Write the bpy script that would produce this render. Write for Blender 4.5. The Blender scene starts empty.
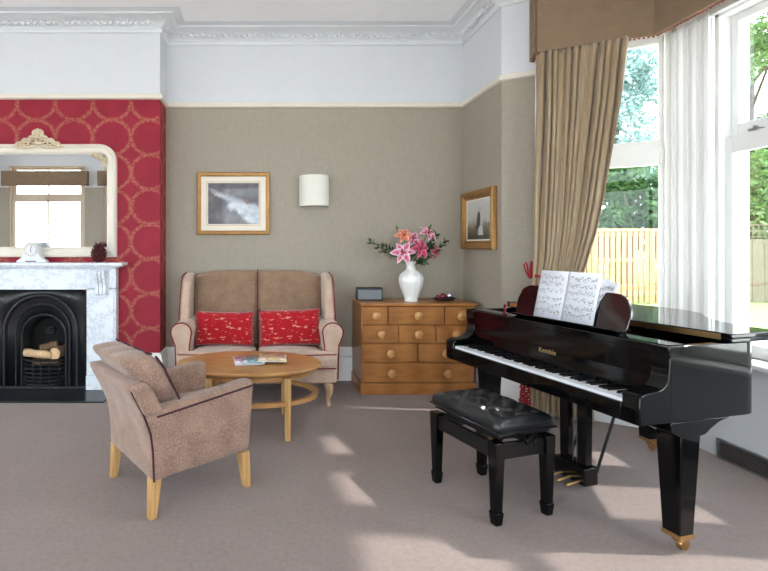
import bpy, bmesh, math, random
from mathutils import Vector, Matrix, noise
random.seed(7)
SC = bpy.context.scene
COL = SC.collection
PI = math.pi

# ------------------------------------------------------------------ helpers
def lin(c):
    out = []
    for v in c[:3]:
        v /= 255.0
        out.append(v / 12.92 if v <= 0.04045 else ((v + 0.055) / 1.055) ** 2.4)
    return (out[0], out[1], out[2], 1.0)

class NT:
    def __init__(s, name):
        s.m = bpy.data.materials.new(name); s.m.use_nodes = True
        s.t = s.m.node_tree; s.b = s.t.nodes['Principled BSDF']
        s.out = s.t.nodes['Material Output']
    def n(s, kind, **kw):
        nd = s.t.nodes.new(kind)
        for k, v in kw.items():
            if hasattr(nd, k): setattr(nd, k, v)
            else: nd.inputs[k].default_value = v
        return nd
    def l(s, a, b): s.t.links.new(a, b)
    def math(s, op, a, b=None, c=None):
        nd = s.t.nodes.new('ShaderNodeMath'); nd.operation = op
        for i, v in enumerate((a, b, c)):
            if v is None: continue
            if isinstance(v, (int, float)): nd.inputs[i].default_value = v
            else: s.l(v, nd.inputs[i])
        return nd.outputs[0]
    def coord(s, scale=(1, 1, 1), kind='Object'):
        tc = s.n('ShaderNodeTexCoord'); mp = s.n('ShaderNodeMapping')
        mp.inputs['Scale'].default_value = scale
        s.l(tc.outputs[kind], mp.inputs['Vector'])
        return mp.outputs[0]
    def noise(s, scale, detail=3, vec=None, rough=0.5):
        nd = s.n('ShaderNodeTexNoise'); nd.inputs['Scale'].default_value = scale
        nd.inputs['Detail'].default_value = detail; nd.inputs['Roughness'].default_value = rough
        if vec is not None: s.l(vec, nd.inputs['Vector'])
        return nd.outputs['Fac']
    def ramp(s, fac, stops):
        r = s.n('ShaderNodeValToRGB'); e = r.color_ramp.elements
        while len(e) < len(stops): e.new(0.5)
        for el, (p, c) in zip(e, stops): el.position = p; el.color = c
        s.l(fac, r.inputs['Fac'])
        return r.outputs['Color']
    def mix(s, fac, a, b):
        nd = s.n('ShaderNodeMix'); nd.data_type = 'RGBA'
        if isinstance(fac, (int, float)): nd.inputs[0].default_value = fac
        else: s.l(fac, nd.inputs[0])
        for i, v in ((6, a), (7, b)):
            if isinstance(v, tuple): nd.inputs[i].default_value = v
            else: s.l(v, nd.inputs[i])
        return nd.outputs[2]
    def bump(s, height, strength=0.3, dist=0.01):
        b = s.n('ShaderNodeBump'); b.inputs['Strength'].default_value = strength
        b.inputs['Distance'].default_value = dist
        s.l(height, b.inputs['Height']); s.l(b.outputs[0], s.b.inputs['Normal'])
    def base(s, col): 
        if isinstance(col, tuple): s.b.inputs['Base Color'].default_value = col
        else: s.l(col, s.b.inputs['Base Color'])
    def set(s, **kw):
        names = dict(rough='Roughness', metal='Metallic', coat='Coat Weight', coat_rough='Coat Roughness',
                     sheen='Sheen Weight', spec='Specular IOR Level', trans='Transmission Weight', sub='Subsurface Weight')
        for k, v in kw.items(): s.b.inputs[names[k]].default_value = v

M = {}
def plain(name, rgb, rough=0.5, metal=0.0, coat=0.0, var=0.06, vscale=8, bump=0.0, bscale=60, spec=0.5):
    t = NT(name); c = lin(rgb)
    f = t.noise(vscale, 3, t.coord())
    d = tuple(max(0, x * (1 - var)) for x in c[:3]) + (1,)
    u = tuple(min(1, x * (1 + var)) for x in c[:3]) + (1,)
    t.base(t.ramp(f, [(0.3, d), (0.7, u)]))
    t.set(rough=rough, metal=metal, coat=coat, spec=spec)
    if coat: t.set(coat_rough=0.03)
    if bump: t.bump(t.noise(bscale, 3, t.coord()), bump, 0.004)
    M[name] = t.m
    return t.m

def fabric(name, rgb, rgb2, scale=90, bump=0.5, sheen=0.3, blotch=9):
    t = NT(name); v = t.coord((1, 1, 1))
    f = t.noise(scale, 4, v, 0.7); g = t.noise(blotch, 3, v)
    k = t.math('ADD', t.math('MULTIPLY', f, 0.7), t.math('MULTIPLY', g, 0.3))
    t.base(t.ramp(k, [(0.36, lin(rgb2)), (0.62, lin(rgb))]))
    t.set(rough=0.92, sheen=sheen, spec=0.15); t.bump(f, bump, 0.004)
    M[name] = t.m
    return t.m

def wood(name, a, b, scale=(3, 30, 30), rough=0.35, coat=0.15):
    t = NT(name); v = t.coord(scale)
    f = t.noise(1.6, 5, v, 0.6)
    w = t.n('ShaderNodeTexWave'); w.inputs['Scale'].default_value = 0.5; w.inputs['Distortion'].default_value = 4
    t.l(v, w.inputs['Vector'])
    k = t.math('ADD', t.math('MULTIPLY', f, 0.75), t.math('MULTIPLY', w.outputs['Fac'], 0.25))
    t.base(t.ramp(k, [(0.3, lin(b)), (0.7, lin(a))])); t.set(rough=rough, coat=coat, coat_rough=0.2)
    M[name] = t.m
    return t.m

# --- mesh building
class B:
    """collects shapes for ONE mesh object"""
    def __init__(s): s.bm = bmesh.new(); s.uv = None
    def verts(s, pts): return [s.bm.verts.new(p) for p in pts]
    def face(s, vs, mi=0):
        try:
            f = s.bm.faces.new(vs); f.material_index = mi; return f
        except ValueError: return None
    def box(s, lo, hi, mi=0):
        x0, y0, z0 = lo; x1, y1, z1 = hi
        v = s.verts([(x0,y0,z0),(x1,y0,z0),(x1,y1,z0),(x0,y1,z0),(x0,y0,z1),(x1,y0,z1),(x1,y1,z1),(x0,y1,z1)])
        for q in ((3,2,1,0),(4,5,6,7),(0,1,5,4),(1,2,6,5),(2,3,7,6),(3,0,4,7)): s.face([v[i] for i in q], mi)
        return s
    def hexa(s, p, mi=0):
        v = s.verts(p)
        for q in ((3,2,1,0),(4,5,6,7),(0,1,5,4),(1,2,6,5),(2,3,7,6),(3,0,4,7)): s.face([v[i] for i in q], mi)
        return s
    def obox(s, p0, p1, w, z0, z1, side=0.0, mi=0):
        """box along the floor line p0->p1, width w (side: -1 left, 0 centred, 1 right of travel)"""
        a = Vector(p0[:2]); b = Vector(p1[:2]); d = (b - a).normalized(); r = Vector((d.y, -d.x))
        o0 = r * (w * (side - 1) / 2); o1 = r * (w * (side + 1) / 2)
        q = [a + o0, b + o0, b + o1, a + o1]
        return s.prism([(v.x, v.y) for v in q], z0, z1, mi=mi)
    def prism(s, poly, z0, z1, axis='z', mi=0):
        def P(u, v, w):
            return {'z': (u, v, w), 'y': (u, w, v), 'x': (w, u, v)}[axis]
        a = s.verts([P(u, v, z0) for u, v in poly]); b = s.verts([P(u, v, z1) for u, v in poly])
        n = len(poly)
        s.face(a[::-1], mi); s.face(b, mi)
        for i in range(n): s.face([a[i], a[(i+1) % n], b[(i+1) % n], b[i]], mi)
        return s
    def loft(s, rings, closed=True, cap=True, mi=0):
        rr = [s.verts(r) for r in rings]
        n = len(rr[0])
        for a, b in zip(rr, rr[1:]):
            for i in range(n if closed else n - 1):
                s.face([a[i], a[(i+1) % n], b[(i+1) % n], b[i]], mi)
        if cap and closed:
            s.face(rr[0][::-1], mi); s.face(rr[-1], mi)
        return s
    def lathe(s, prof, c=(0,0,0), seg=24, mod=None, cap=True, axis='z'):
        rings = []
        for r, z in prof:
            ring = []
            for k in range(seg):
                a = 2 * PI * k / seg; q = r * (mod(a, z) if mod else 1)
                p = (q * math.cos(a), q * math.sin(a), z)
                if axis == 'y': p = (p[0], p[2], p[1])
                if axis == 'x': p = (p[2], p[0], p[1])
                ring.append((c[0] + p[0], c[1] + p[1], c[2] + p[2]))
            rings.append(ring)
        return s.loft(rings, cap=cap)
    def tube(s, pts, r, seg=8, closed=False, cap=True, mi=0):
        P = [Vector(p) for p in pts]; n = len(P); rings = []
        R = r if isinstance(r, (list, tuple)) else [r] * n
        up = None
        for i in range(n):
            a = P[(i - 1) % n] if (closed or i) else P[0]; b = P[(i + 1) % n] if (closed or i < n - 1) else P[-1]
            t = (b - a).normalized()
            if up is None: up = t.orthogonal().normalized()
            up = (up - t * up.dot(t)); up = up.normalized() if up.length > 1e-6 else t.orthogonal().normalized()
            w = t.cross(up)
            rings.append([P[i] + (up * math.cos(2*PI*k/seg) + w * math.sin(2*PI*k/seg)) * R[i] for k in range(seg)])
        if closed: rings.append(rings[0])
        s.loft(rings, cap=cap and not closed, mi=mi)
        return s
    def ball(s, c, r, seg=12, rings=8, sc=(1,1,1)):
        ring = []
        for i in range(1, rings):
            th = PI * i / rings
            ring.append([(c[0] + sc[0]*r*math.sin(th)*math.cos(2*PI*k/seg), c[1] + sc[1]*r*math.sin(th)*math.sin(2*PI*k/seg), c[2] - sc[2]*r*math.cos(th)) for k in range(seg)])
        return s.loft(ring)
    def soft(s, lo, hi, r, n=6, warp=None, flat=None, mi=0):
        """rounded cushion-like box with a grid dense enough to warp"""
        c = [(a + b) / 2 for a, b in zip(lo, hi)]; h = [(b - a) / 2 for a, b in zip(lo, hi)]
        r = min(r, *[x * 0.999 for x in h])
        def axis(hh):
            t = [-hh + r * (1 - math.cos(PI/2*i/3)) for i in range(4)]
            return t[:-1] + [-(hh - r) + 2*(hh - r)*i/n for i in range(n+1)] + [-q for q in t[:-1][::-1]]
        A = [axis(x) for x in h]; cache = {}
        def V(p):
            k = tuple(round(x, 6) for x in p)
            if k in cache: return cache[k]
            q = Vector(p); inn = Vector([max(-(h[i]-r), min(h[i]-r, p[i])) for i in range(3)])
            d = q - inn
            if d.length > 1e-9: q = inn + d.normalized() * min(r, max(d.length, 0) if d.length < r else r)
            if d.length > 1e-9:
                m = max(abs(x) for x in d); q = inn + d.normalized() * m
            q = q + Vector(c)
            if warp: q = Vector(warp(q))
            cache[k] = s.bm.verts.new(q); return cache[k]
        for ax in range(3):
            u, v = (ax+1) % 3, (ax+2) % 3
            for sg in (-1, 1):
                for i in range(len(A[u]) - 1):
                    for j in range(len(A[v]) - 1):
                        qs = []
                        for (a, b) in ((i,j),(i+1,j),(i+1,j+1),(i,j+1)):
                            p = [0,0,0]; p[ax] = sg*h[ax]; p[u] = A[u][a]; p[v] = A[v][b]; qs.append(V(p))
                        if sg < 0: qs = qs[::-1]
                        if len(set(qs)) > 2: s.face([q for k, q in enumerate(qs) if q not in qs[:k]], mi)
        return s
    def build(s, name, mat, parent=None, bevel=0, seg=2, smooth=True, angle=40, sub=0, solid=0, label=None):
        bm = s.bm
        bmesh.ops.recalc_face_normals(bm, faces=bm.faces[:])
        me = bpy.data.meshes.new(name); bm.to_mesh(me); bm.free()
        for m in (mat if isinstance(mat, (list, tuple)) else [mat]):
            me.materials.append(M[m] if isinstance(m, str) else m)
        if smooth:
            for p in me.polygons: p.use_smooth = True
            me.set_sharp_from_angle(angle=math.radians(angle))
        o = bpy.data.objects.new(name, me); COL.objects.link(o)
        if parent: o.parent = parent
        if solid:
            q = o.modifiers.new('solid', 'SOLIDIFY'); q.thickness = solid; q.offset = 0
        if bevel:
            q = o.modifiers.new('bevel', 'BEVEL'); q.width = bevel; q.segments = seg; q.limit_method = 'ANGLE'
            q.angle_limit = math.radians(35); q.harden_normals = False
        if sub:
            q = o.modifiers.new('sub', 'SUBSURF'); q.levels = sub; q.render_levels = sub
        if label: o['label'] = label
        return o

def thing(name, label, cat, loc=(0,0,0), rotz=0, group=None):
    o = bpy.data.objects.new(name, None); COL.objects.link(o); o.empty_display_size = 0.1
    o.location = loc; o.rotation_euler = (0, 0, rotz)
    o['label'] = label; o['category'] = cat
    if group: o['group'] = group
    return o
def tag(o, label, cat, group=None):
    o['label'] = label; o['category'] = cat
    if group: o['group'] = group
    return o
def struct(o): o['kind'] = 'structure'; return o
def dup(root, loc, rotz, label=None):
    r = root.copy(); COL.objects.link(r); r.location = loc; r.rotation_euler = (0, 0, rotz)
    if label: r['label'] = label
    for ch in list(root.children):
        c = ch.copy(); COL.objects.link(c); c.parent = r
        for g in list(ch.children):
            d = g.copy(); COL.objects.link(d); d.parent = c
    return r

# ------------------------------------------------------------------ materials
plain('white_paint', (218, 220, 224), 0.5, var=0.01)
plain('ceiling_paint', (247, 247, 249), 0.7, var=0.01)
plain('wall_white', (213, 215, 220), 0.6, var=0.012, bump=0.03, bscale=200)
plain('gloss_white', (236, 236, 235), 0.45, var=0.01)
plain('cream_rail', (226, 218, 206), 0.4, var=0.02)
plain('cream_wood', (196, 178, 156), 0.45, var=0.05)
plain('black_gloss', (5, 5, 6), 0.08, coat=0.12, var=0.1, spec=0.28)
plain('black_satin', (14, 14, 15), 0.3, var=0.1)
plain('mahogany_dark', (26, 10, 12), 0.12, coat=0.8, var=0.2)
plain('brass', (206, 168, 112), 0.28, metal=1.0, var=0.1)
plain('gilt_letters', (190, 160, 95), 0.4, metal=0.6, var=0.05)
plain('steel', (170, 172, 176), 0.3, metal=1.0)
plain('iron', (24, 25, 28), 0.38, var=0.2, bump=0.15, bscale=90)
plain('soot', (10, 9, 9), 0.9, var=0.3)
plain('slate', (26, 29, 33), 0.32, var=0.15)
plain('ivory', (232, 232, 238), 0.25, var=0.01)
plain('porcelain', (238, 238, 236), 0.22, coat=0.5, var=0.01)
plain('leather', (17, 20, 24), 0.3, coat=0.25, var=0.2, bump=0.15, bscale=220)
plain('gilt', (158, 116, 66), 0.42, metal=0.5, var=0.15, vscale=20)
plain('gilt_pale', (205, 188, 160), 0.42, metal=0.3, var=0.2, vscale=50)
plain('mirror_frame', (226, 218, 204), 0.35, var=0.03)
plain('mat_board', (232, 222, 208), 0.7, var=0.01)
plain('lampshade', (226, 224, 214), 0.8, var=0.01)
plain('paper', (226, 228, 236), 0.6, var=0.01)
plain('ink', (48, 48, 58), 0.7)
plain('red_piping', (120, 30, 40), 0.8)
plain('purple_piping', (62, 24, 40), 0.8)
plain('red_cord', (150, 24, 36), 0.85, var=0.3, vscale=80)
plain('braid', (128, 66, 56), 0.85, var=0.35, vscale=70)
plain('leaf_green', (52, 78, 46), 0.5, var=0.3, vscale=20)
plain('stem_green', (84, 108, 60), 0.5, var=0.2)
plain('orange_bud', (208, 120, 84), 0.5, var=0.2, vscale=40)
plain('anther', (120, 60, 30), 0.7)
plain('cone_red', (82, 26, 30), 0.55, var=0.4, vscale=30)
plain('bauble_red', (110, 28, 44), 0.2, coat=0.5)
plain('bauble_silver', (200, 200, 205), 0.12, metal=0.9)
plain('dark_dish', (52, 44, 42), 0.35, var=0.2)
plain('speaker_cloth', (120, 126, 132), 0.8, var=0.05, bump=0.2, bscale=400)
plain('dark_plastic', (30, 33, 38), 0.4)
plain('log_bark', (120, 92, 70), 0.9, var=0.35, vscale=25, bump=0.5, bscale=40)
plain('log_cut', (206, 172, 132), 0.85, var=0.2, vscale=30)
plain('ash_wood', (84, 64, 52), 0.9, var=0.4, vscale=30, bump=0.4, bscale=40)
plain('bounce_paving', (222, 218, 210), 0.85, var=0.1, vscale=2)  # unseen pale slabs added to bounce neutral daylight onto the ceiling
plain('stone', (226, 222, 212), 0.8, var=0.05, bump=0.2)
plain('bark', (70, 62, 52), 0.9, var=0.3, bump=0.5, bscale=12)
wood('oak', (196, 148, 92), (172, 122, 70), (2, 24, 24))
wood('oak_chest', (176, 118, 62), (146, 92, 44), (2.5, 26, 26))
wood('oak_knob', (204, 152, 92), (176, 122, 68), (8, 20, 20))
wood('leg_oak', (206, 164, 110), (184, 138, 84), (20, 20, 3))
wood('leg_pale', (186, 154, 124), (164, 128, 98), (20, 20, 3))
wood('fence_wood', (158, 124, 90), (126, 94, 64), (14, 14, 1.5), rough=0.8, coat=0)
wood('fence_shaded', (112, 104, 88), (88, 82, 68), (14, 14, 1.5), rough=0.85, coat=0)  # darker greyed wood: the shade on the trellis fence is in its colour
fabric('chair_fabric', (172, 140, 122), (118, 92, 80), 120)
fabric('sofa_fabric', (154, 127, 104), (120, 96, 77), 100)
fabric('sofa_pale', (206, 180, 162), (172, 144, 126), 100)
fabric('pelmet_fabric', (138, 116, 94), (122, 101, 81), 160, bump=0.2, sheen=0.1)

def _cushion():
    t = NT('red_pattern'); v = t.coord((9, 26, 26)); v2 = t.coord((1, 1, 1))
    f = t.noise(1.7, 4, v, 0.65); g = t.noise(120, 2, v2)
    k = t.ramp(f, [(0.0, (0,0,0,1)), (0.585, (0,0,0,1)), (0.64, (1,1,1,1))])
    red = t.ramp(g, [(0.3, lin((142, 10, 22))), (0.7, lin((186, 22, 36)))])
    t.base(t.mix(k, red, lin((222, 150, 130)))); t.set(rough=0.85, sheen=0.3, spec=0.2); t.bump(g, 0.3, 0.003)
    M['red_pattern'] = t.m
_cushion()

def _curtain():
    t = NT('curtain_silk'); v = t.coord((60, 60, 2))
    f = t.noise(2, 3, v)
    t.base(t.ramp(f, [(0.3, lin((140, 119, 93))), (0.7, lin((164, 142, 114)))]))
    t.set(rough=0.55, sheen=0.3, spec=0.3)
    M['curtain_silk'] = t.m
_curtain()

def _carpet():
    t = NT('carpet'); v = t.coord()
    f = t.noise(240, 3, v, 0.8); g = t.noise(1.4, 3, v); h = t.noise(40, 3, v)
    k = t.math('ADD', t.math('MULTIPLY', f, 0.55), t.math('ADD', t.math('MULTIPLY', g, 0.2), t.math('MULTIPLY', h, 0.25)))
    t.base(t.ramp(k, [(0.35, lin((128, 112, 108))), (0.65, lin((164, 147, 142)))]))
    t.set(rough=0.95, sheen=0.2, spec=0.1); t.bump(f, 0.6, 0.008)
    M['carpet'] = t.m
_carpet()

def _taupe():
    t = NT('taupe_paper'); v = t.coord((260, 260, 14)); v2 = t.coord((14, 14, 260))
    f = t.noise(1, 2, v); g = t.noise(1, 2, v2)
    k = t.math('ADD', t.math('MULTIPLY', f, 0.5), t.math('MULTIPLY', g, 0.5))
    t.base(t.ramp(k, [(0.3, lin((152, 143, 130))), (0.7, lin((170, 161, 148)))]))
    t.set(rough=0.75, spec=0.25); t.bump(k, 0.15, 0.002)
    M['taupe_paper'] = t.m
_taupe()

def _damask():
    t = NT('red_damask'); tc = t.n('ShaderNodeTexCoord'); sp = t.n('ShaderNodeSeparateXYZ')
    t.l(tc.outputs['Object'], sp.inputs[0])
    w, h, CHY = 0.377, 0.345, 4.863
    xx = t.math('ADD', sp.outputs['X'], sp.outputs['Y'])
    u = t.math('SUBTRACT', t.math('FRACT', t.math('DIVIDE', t.math('ADD', xx, 60.0 * w + 1.1116 - CHY + w / 2), w)), 0.5)
    v = t.math('SUBTRACT', t.math('FRACT', t.math('DIVIDE', t.math('ADD', sp.outputs['Z'], 20 * h - 2.144 + h / 2), h)), 0.5)
    rr = t.math('SQRT', t.math('ADD', t.math('MULTIPLY', u, u), t.math('MULTIPLY', v, v)))
    d = t.math('MULTIPLY', t.math('ABSOLUTE', t.math('SUBTRACT', rr, 0.492)), 0.5)
    n = t.noise(70, 2, t.coord()); n2 = t.noise(30, 2, t.coord())
    d = t.math('ADD', d, t.math('MULTIPLY', t.math('SUBTRACT', n2, 0.5), 0.04))
    k = t.ramp(d, [(0.0, (.75,.75,.75,1)), (0.014, (0.6,0.6,0.6,1)), (0.034, (0,0,0,1))])
    leaf = t.ramp(n, [(0.40, (0.15,0.15,0.15,1)), (0.56, (1,1,1,1))])
    fac = t.math('MULTIPLY', k, leaf)
    red = t.ramp(t.noise(5, 2, t.coord()), [(0.3, lin((138, 24, 44))), (0.7, lin((152, 30, 52)))])
    t.base(t.mix(fac, red, lin((176, 112, 86)))); t.set(rough=0.6, spec=0.3)
    M['red_damask'] = t.m
_damask()

def _marble():
    t = NT('marble'); v = t.coord()
    n = t.noise(5.5, 7, v, 0.7)
    r = t.math('ABSOLUTE', t.math('SUBTRACT', n, 0.5))
    k = t.ramp(r, [(0.0, lin((192, 199, 210))), (0.012, lin((214, 219, 227))), (0.05, lin((226, 231, 238)))])
    t.base(k); t.set(rough=0.25, coat=0.2)
    M['marble'] = t.m
_marble()

def _lily():
    for nm, a, b in (('lily_pink', (196, 44, 108), (244, 222, 228)), ('lily_deep', (168, 24, 72), (226, 120, 150)), ('lily_orange', (206, 96, 64), (238, 178, 150))):
        t = NT(nm); tc = t.n('ShaderNodeTexCoord'); sp = t.n('ShaderNodeSeparateXYZ'); t.l(tc.outputs['UV'], sp.inputs[0])
        e = t.math('MULTIPLY', t.math('ABSOLUTE', t.math('SUBTRACT', sp.outputs['X'], 0.5)), 2)
        k = t.math('MAXIMUM', t.math('POWER', e, 1.6), t.math('POWER', sp.outputs['Y'], 4))
        t.base(t.mix(k, lin(a), lin(b))); t.set(rough=0.5)
        M[nm] = t.m
_lily()

def _glass():
    t = NT('window_glass')
    tr = t.n('ShaderNodeBsdfTransparent'); gl = t.n('ShaderNodeBsdfGlossy'); gl.inputs['Roughness'].default_value = 0.0
    tr.inputs['Color'].default_value = (0.95, 0.97, 0.97, 1)
    fr = t.n('ShaderNodeFresnel'); fr.inputs['IOR'].default_value = 1.45
    mx = t.n('ShaderNodeMixShader'); t.l(t.math('MULTIPLY', fr.outputs[0], 0.35), mx.inputs[0]); t.l(tr.outputs[0], mx.inputs[1]); t.l(gl.outputs[0], mx.inputs[2])
    t.l(mx.outputs[0], t.out.inputs['Surface']); M['window_glass'] = t.m
    t = NT('mirror_glass'); t.base((0.86, 0.88, 0.89, 1)); t.set(rough=0.01, metal=1.0); M['mirror_glass'] = t.m
_glass()

def _leafmats():
    for nm, a, b in (('foliage_mid', (54, 92, 44), (98, 132, 66)), ('foliage_deep', (30, 58, 32), (74, 112, 52)), ('foliage_haze', (96, 126, 120), (146, 170, 166))):  # the palest pair has window haze and overexposure painted into the leaf colour
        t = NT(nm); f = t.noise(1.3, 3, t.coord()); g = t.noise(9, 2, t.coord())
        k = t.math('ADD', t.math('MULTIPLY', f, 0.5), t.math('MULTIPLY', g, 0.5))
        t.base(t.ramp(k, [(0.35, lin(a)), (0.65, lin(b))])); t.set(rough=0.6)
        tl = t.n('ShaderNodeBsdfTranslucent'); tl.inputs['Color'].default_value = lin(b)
        mx = t.n('ShaderNodeMixShader'); mx.inputs[0].default_value = 0.35
        t.l(t.b.outputs[0], mx.inputs[1]); t.l(tl.outputs[0], mx.inputs[2]); t.l(mx.outputs[0], t.out.inputs['Surface'])
        M[nm] = t.m
    t = NT('lawn'); f = t.noise(3, 4, t.coord()); g = t.noise(60, 3, t.coord())
    k = t.math('ADD', t.math('MULTIPLY', f, 0.4), t.math('MULTIPLY', g, 0.6))
    t.base(t.ramp(k, [(0.35, lin((92, 128, 58))), (0.65, lin((148, 178, 96)))])); t.set(rough=0.9); M['lawn'] = t.m
_leafmats()

def _pics():
    # generic painterly canvas: dark room tones with a pale diagonal drift
    t = NT('canvas_interior'); v = t.coord((1, 1, 1)); n = t.noise(11, 5, v, 0.6); n2 = t.noise(5, 3, v)
    tc = t.n('ShaderNodeTexCoord'); sp = t.n('ShaderNodeSeparateXYZ'); t.l(tc.outputs['Object'], sp.inputs[0])
    q = t.math('ADD', t.math('ADD', sp.outputs['Z'], t.math('MULTIPLY', sp.outputs['X'], 0.55)), t.math('MULTIPLY', t.math('SUBTRACT', n2, 0.5), 0.16))
    q = t.math('ADD', q, t.math('MULTIPLY', t.math('SUBTRACT', n, 0.5), 0.12))
    wd_ = t.math('ADD', 0.085, t.math('MULTIPLY', sp.outputs['X'], 0.24))
    k = t.math('SUBTRACT', wd_, t.math('ABSOLUTE', t.math('SUBTRACT', q, 0.0)))
    k = t.ramp(t.math('MULTIPLY', k, 14), [(0.0, (0,0,0,1)), (0.8, (1,1,1,1))])
    dark = t.ramp(n, [(0.3, lin((44, 40, 46))), (0.55, lin((84, 76, 84))), (0.7, lin((120, 98, 90)))])
    pale = t.ramp(n, [(0.35, lin((140, 146, 160))), (0.6, lin((204, 206, 214)))])
    t.base(t.mix(k, dark, pale))
    t.set(rough=0.35, coat=0.4, coat_rough=0.05); M['canvas_interior'] = t.m
    t = NT('canvas_pale'); n = t.noise(24, 4, t.coord(), 0.6)
    t.base(t.ramp(n, [(0.3, lin((150, 156, 168))), (0.7, lin((224, 224, 228)))])); t.set(rough=0.35, coat=0.4, coat_rough=0.05); M['canvas_pale'] = t.m
    t = NT('canvas_sky'); tc = t.n('ShaderNodeTexCoord'); sp = t.n('ShaderNodeSeparateXYZ'); t.l(tc.outputs['Object'], sp.inputs[0])
    n = t.noise(16, 4, t.coord(), 0.6)
    k = t.math('ADD', t.math('MULTIPLY', sp.outputs['Z'], 2.3), t.math('MULTIPLY', t.math('SUBTRACT', n, 0.5), 0.5))
    t.base(t.ramp(t.math('ADD', k, 0.5), [(0.12, lin((70, 62, 46))), (0.34, lin((122, 112, 88))), (0.5, lin((186, 184, 176))), (0.9, lin((200, 200, 198)))]))
    t.set(rough=0.4, coat=0.3); M['canvas_sky'] = t.m
    plain('paint_dark', (58, 52, 58), 0.4); plain('paint_skin', (196, 154, 132), 0.4); plain('paint_brown', (110, 78, 60), 0.4)
    plain('paint_green', (120, 142, 110), 0.4)
    for nm, cols in (('print_pink', [(214, 190, 206), (170, 140, 170), (232, 226, 236)]), ('print_blue', [(150, 184, 190), (90, 120, 132), (206, 222, 220)]), ('print_yellow', [(222, 206, 130), (196, 150, 140), (236, 214, 196)])):
        t = NT(nm); vo = t.n('ShaderNodeTexVoronoi'); vo.inputs['Scale'].default_value = 26; t.l(t.coord(), vo.inputs['Vector'])
        sp = t.n('ShaderNodeSeparateXYZ'); t.l(vo.outputs['Color'], sp.inputs[0])
        t.base(t.ramp(sp.outputs['X'], [(0.2, lin(cols[1])), (0.5, lin(cols[0])), (0.85, lin(cols[2]))])); t.set(rough=0.35); M[nm] = t.m
_pics()

# ------------------------------------------------------------------ camera
cam = bpy.data.cameras.new('camera'); co = bpy.data.objects.new('camera', cam); COL.objects.link(co)
co.location = (0, 0, 1.4); co.rotation_euler = (PI/2, 0, 0)
cam.sensor_width = 36; cam.lens = 490 / 768 * 36
cam.shift_x = (384 - 262) / 768; cam.shift_y = -(285.5 - 247) / 768
cam.clip_start = 0.05; cam.clip_end = 200
SC.camera = co

# ------------------------------------------------------------------ the setting
BW = 5.16           # back wall
RW = 2.12           # short return wall
CH = 4.863          # chimney breast front
CR = -1.012         # its corner
CL = -3.19
LW, FW = -7.0, -2.4
FX = -2.165         # fireplace centre
CZ = 3.67
RAIL = 2.87
A0 = Vector((RW, 4.336)); AD = Vector((0.8472, -0.5312)); AN = Vector((0.5312, 0.8472))
def A(t, o=0.0): p = A0 + AD * t + AN * o; return (p.x, p.y)
BX = 3.137; BY1 = 3.698; BY0 = 1.30
C0 = Vector((BX, BY0)); CDv = Vector((-0.8472, -0.5312)); CN = Vector((0.5312, -0.8472))
def Cc(t, o=0.0): p = C0 + CDv * t + CN * o; return (p.x, p.y)

struct(B().box((LW - .2, FW - .2, -.1), (3.45, BW + .3, 0)).build('floor', 'carpet'))
struct(B().box((LW - .2, FW - .2, CZ), (3.45, BW + .3, CZ + .1)).build('ceiling', 'ceiling_paint'))

def two_tone(name, lower, prisms, low='taupe_paper'):
    """wall with papered lower part and white frieze; prisms: list of (polygon, z0, z1)"""
    b = B()
    for poly, z0, z1 in prisms:
        if z0 < RAIL < z1:
            b.prism(poly, z0, RAIL, mi=0); b.prism(poly, RAIL, z1, mi=1)
        else: b.prism(poly, z0, z1, mi=0 if z1 <= RAIL else 1)
    return struct(b.build(name, [low, 'wall_white'], smooth=False))

def rect(x0, y0, x1, y1): return [(x0, y0), (x1, y0), (x1, y1), (x0, y1)]
two_tone('wall_back', 0, [(rect(LW, BW, RW + .2, BW + .15), 0, CZ)])
two_tone('wall_chimney', 0, [(rect(CL, CH, FX - .40, BW), 0, CZ), (rect(FX + .40, CH, CR, BW), 0, CZ), (rect(FX - .40, CH, FX + .40, BW), .96, CZ), (rect(FX - .40, CH + .22, FX + .40, BW), 0, .96)], low='red_damask')
LWN_ADDED = [(-1.6, .5), (1.3, 3.4)]  # unseen window openings added in this wall to brighten the room
ys = [FW - .15, -1.6, .5, 1.3, 3.4, BW + .15]
two_tone('wall_left', 0, [(rect(LW - .2, ys[i], LW, ys[i+1]), 0, CZ) for i in (0, 2, 4)] + [(rect(LW - .2, y0, LW, y1), za, zb) for y0, y1 in LWN_ADDED for za, zb in ((0, .6), (2.82, CZ))])
two_tone('wall_right', 0, [(rect(RW, 4.336, RW + .15, BW), 0, CZ), (rect(RW, FW, RW + .15, 0.66), 0, CZ)])

# bay: canted facet with a window, main facet with two, second canted facet
WZ0, WZ1 = 0.65, 3.02
AL0, AL1, ALT = 0.36, 1.165, 1.20
TH = 0.20
def fac(fn, t0, t1, o0=0.0, o1=TH): return [fn(t0, o0), fn(t1, o0), fn(t1, o1), fn(t0, o1)]
two_tone('wall_bay', 0, [
    (fac(A, 0, AL0), 0, CZ), (fac(A, AL0, AL1), 0, WZ0), (fac(A, AL0, AL1), WZ1 + .06, CZ),
    (fac(Cc, 0.84, 1.2), 0, CZ), (fac(Cc, .055, .84), 0, WZ0), (fac(Cc, .055, .84), WZ1, CZ)])
b = B()
b.box((3.05, BY0 - .02, 0), (3.34, BY1 + .04, WZ0)); b.box((BX, BY0, WZ1), (3.34, BY1, CZ))
struct(b.build('wall_window', 'white_paint', smooth=False))
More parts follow.
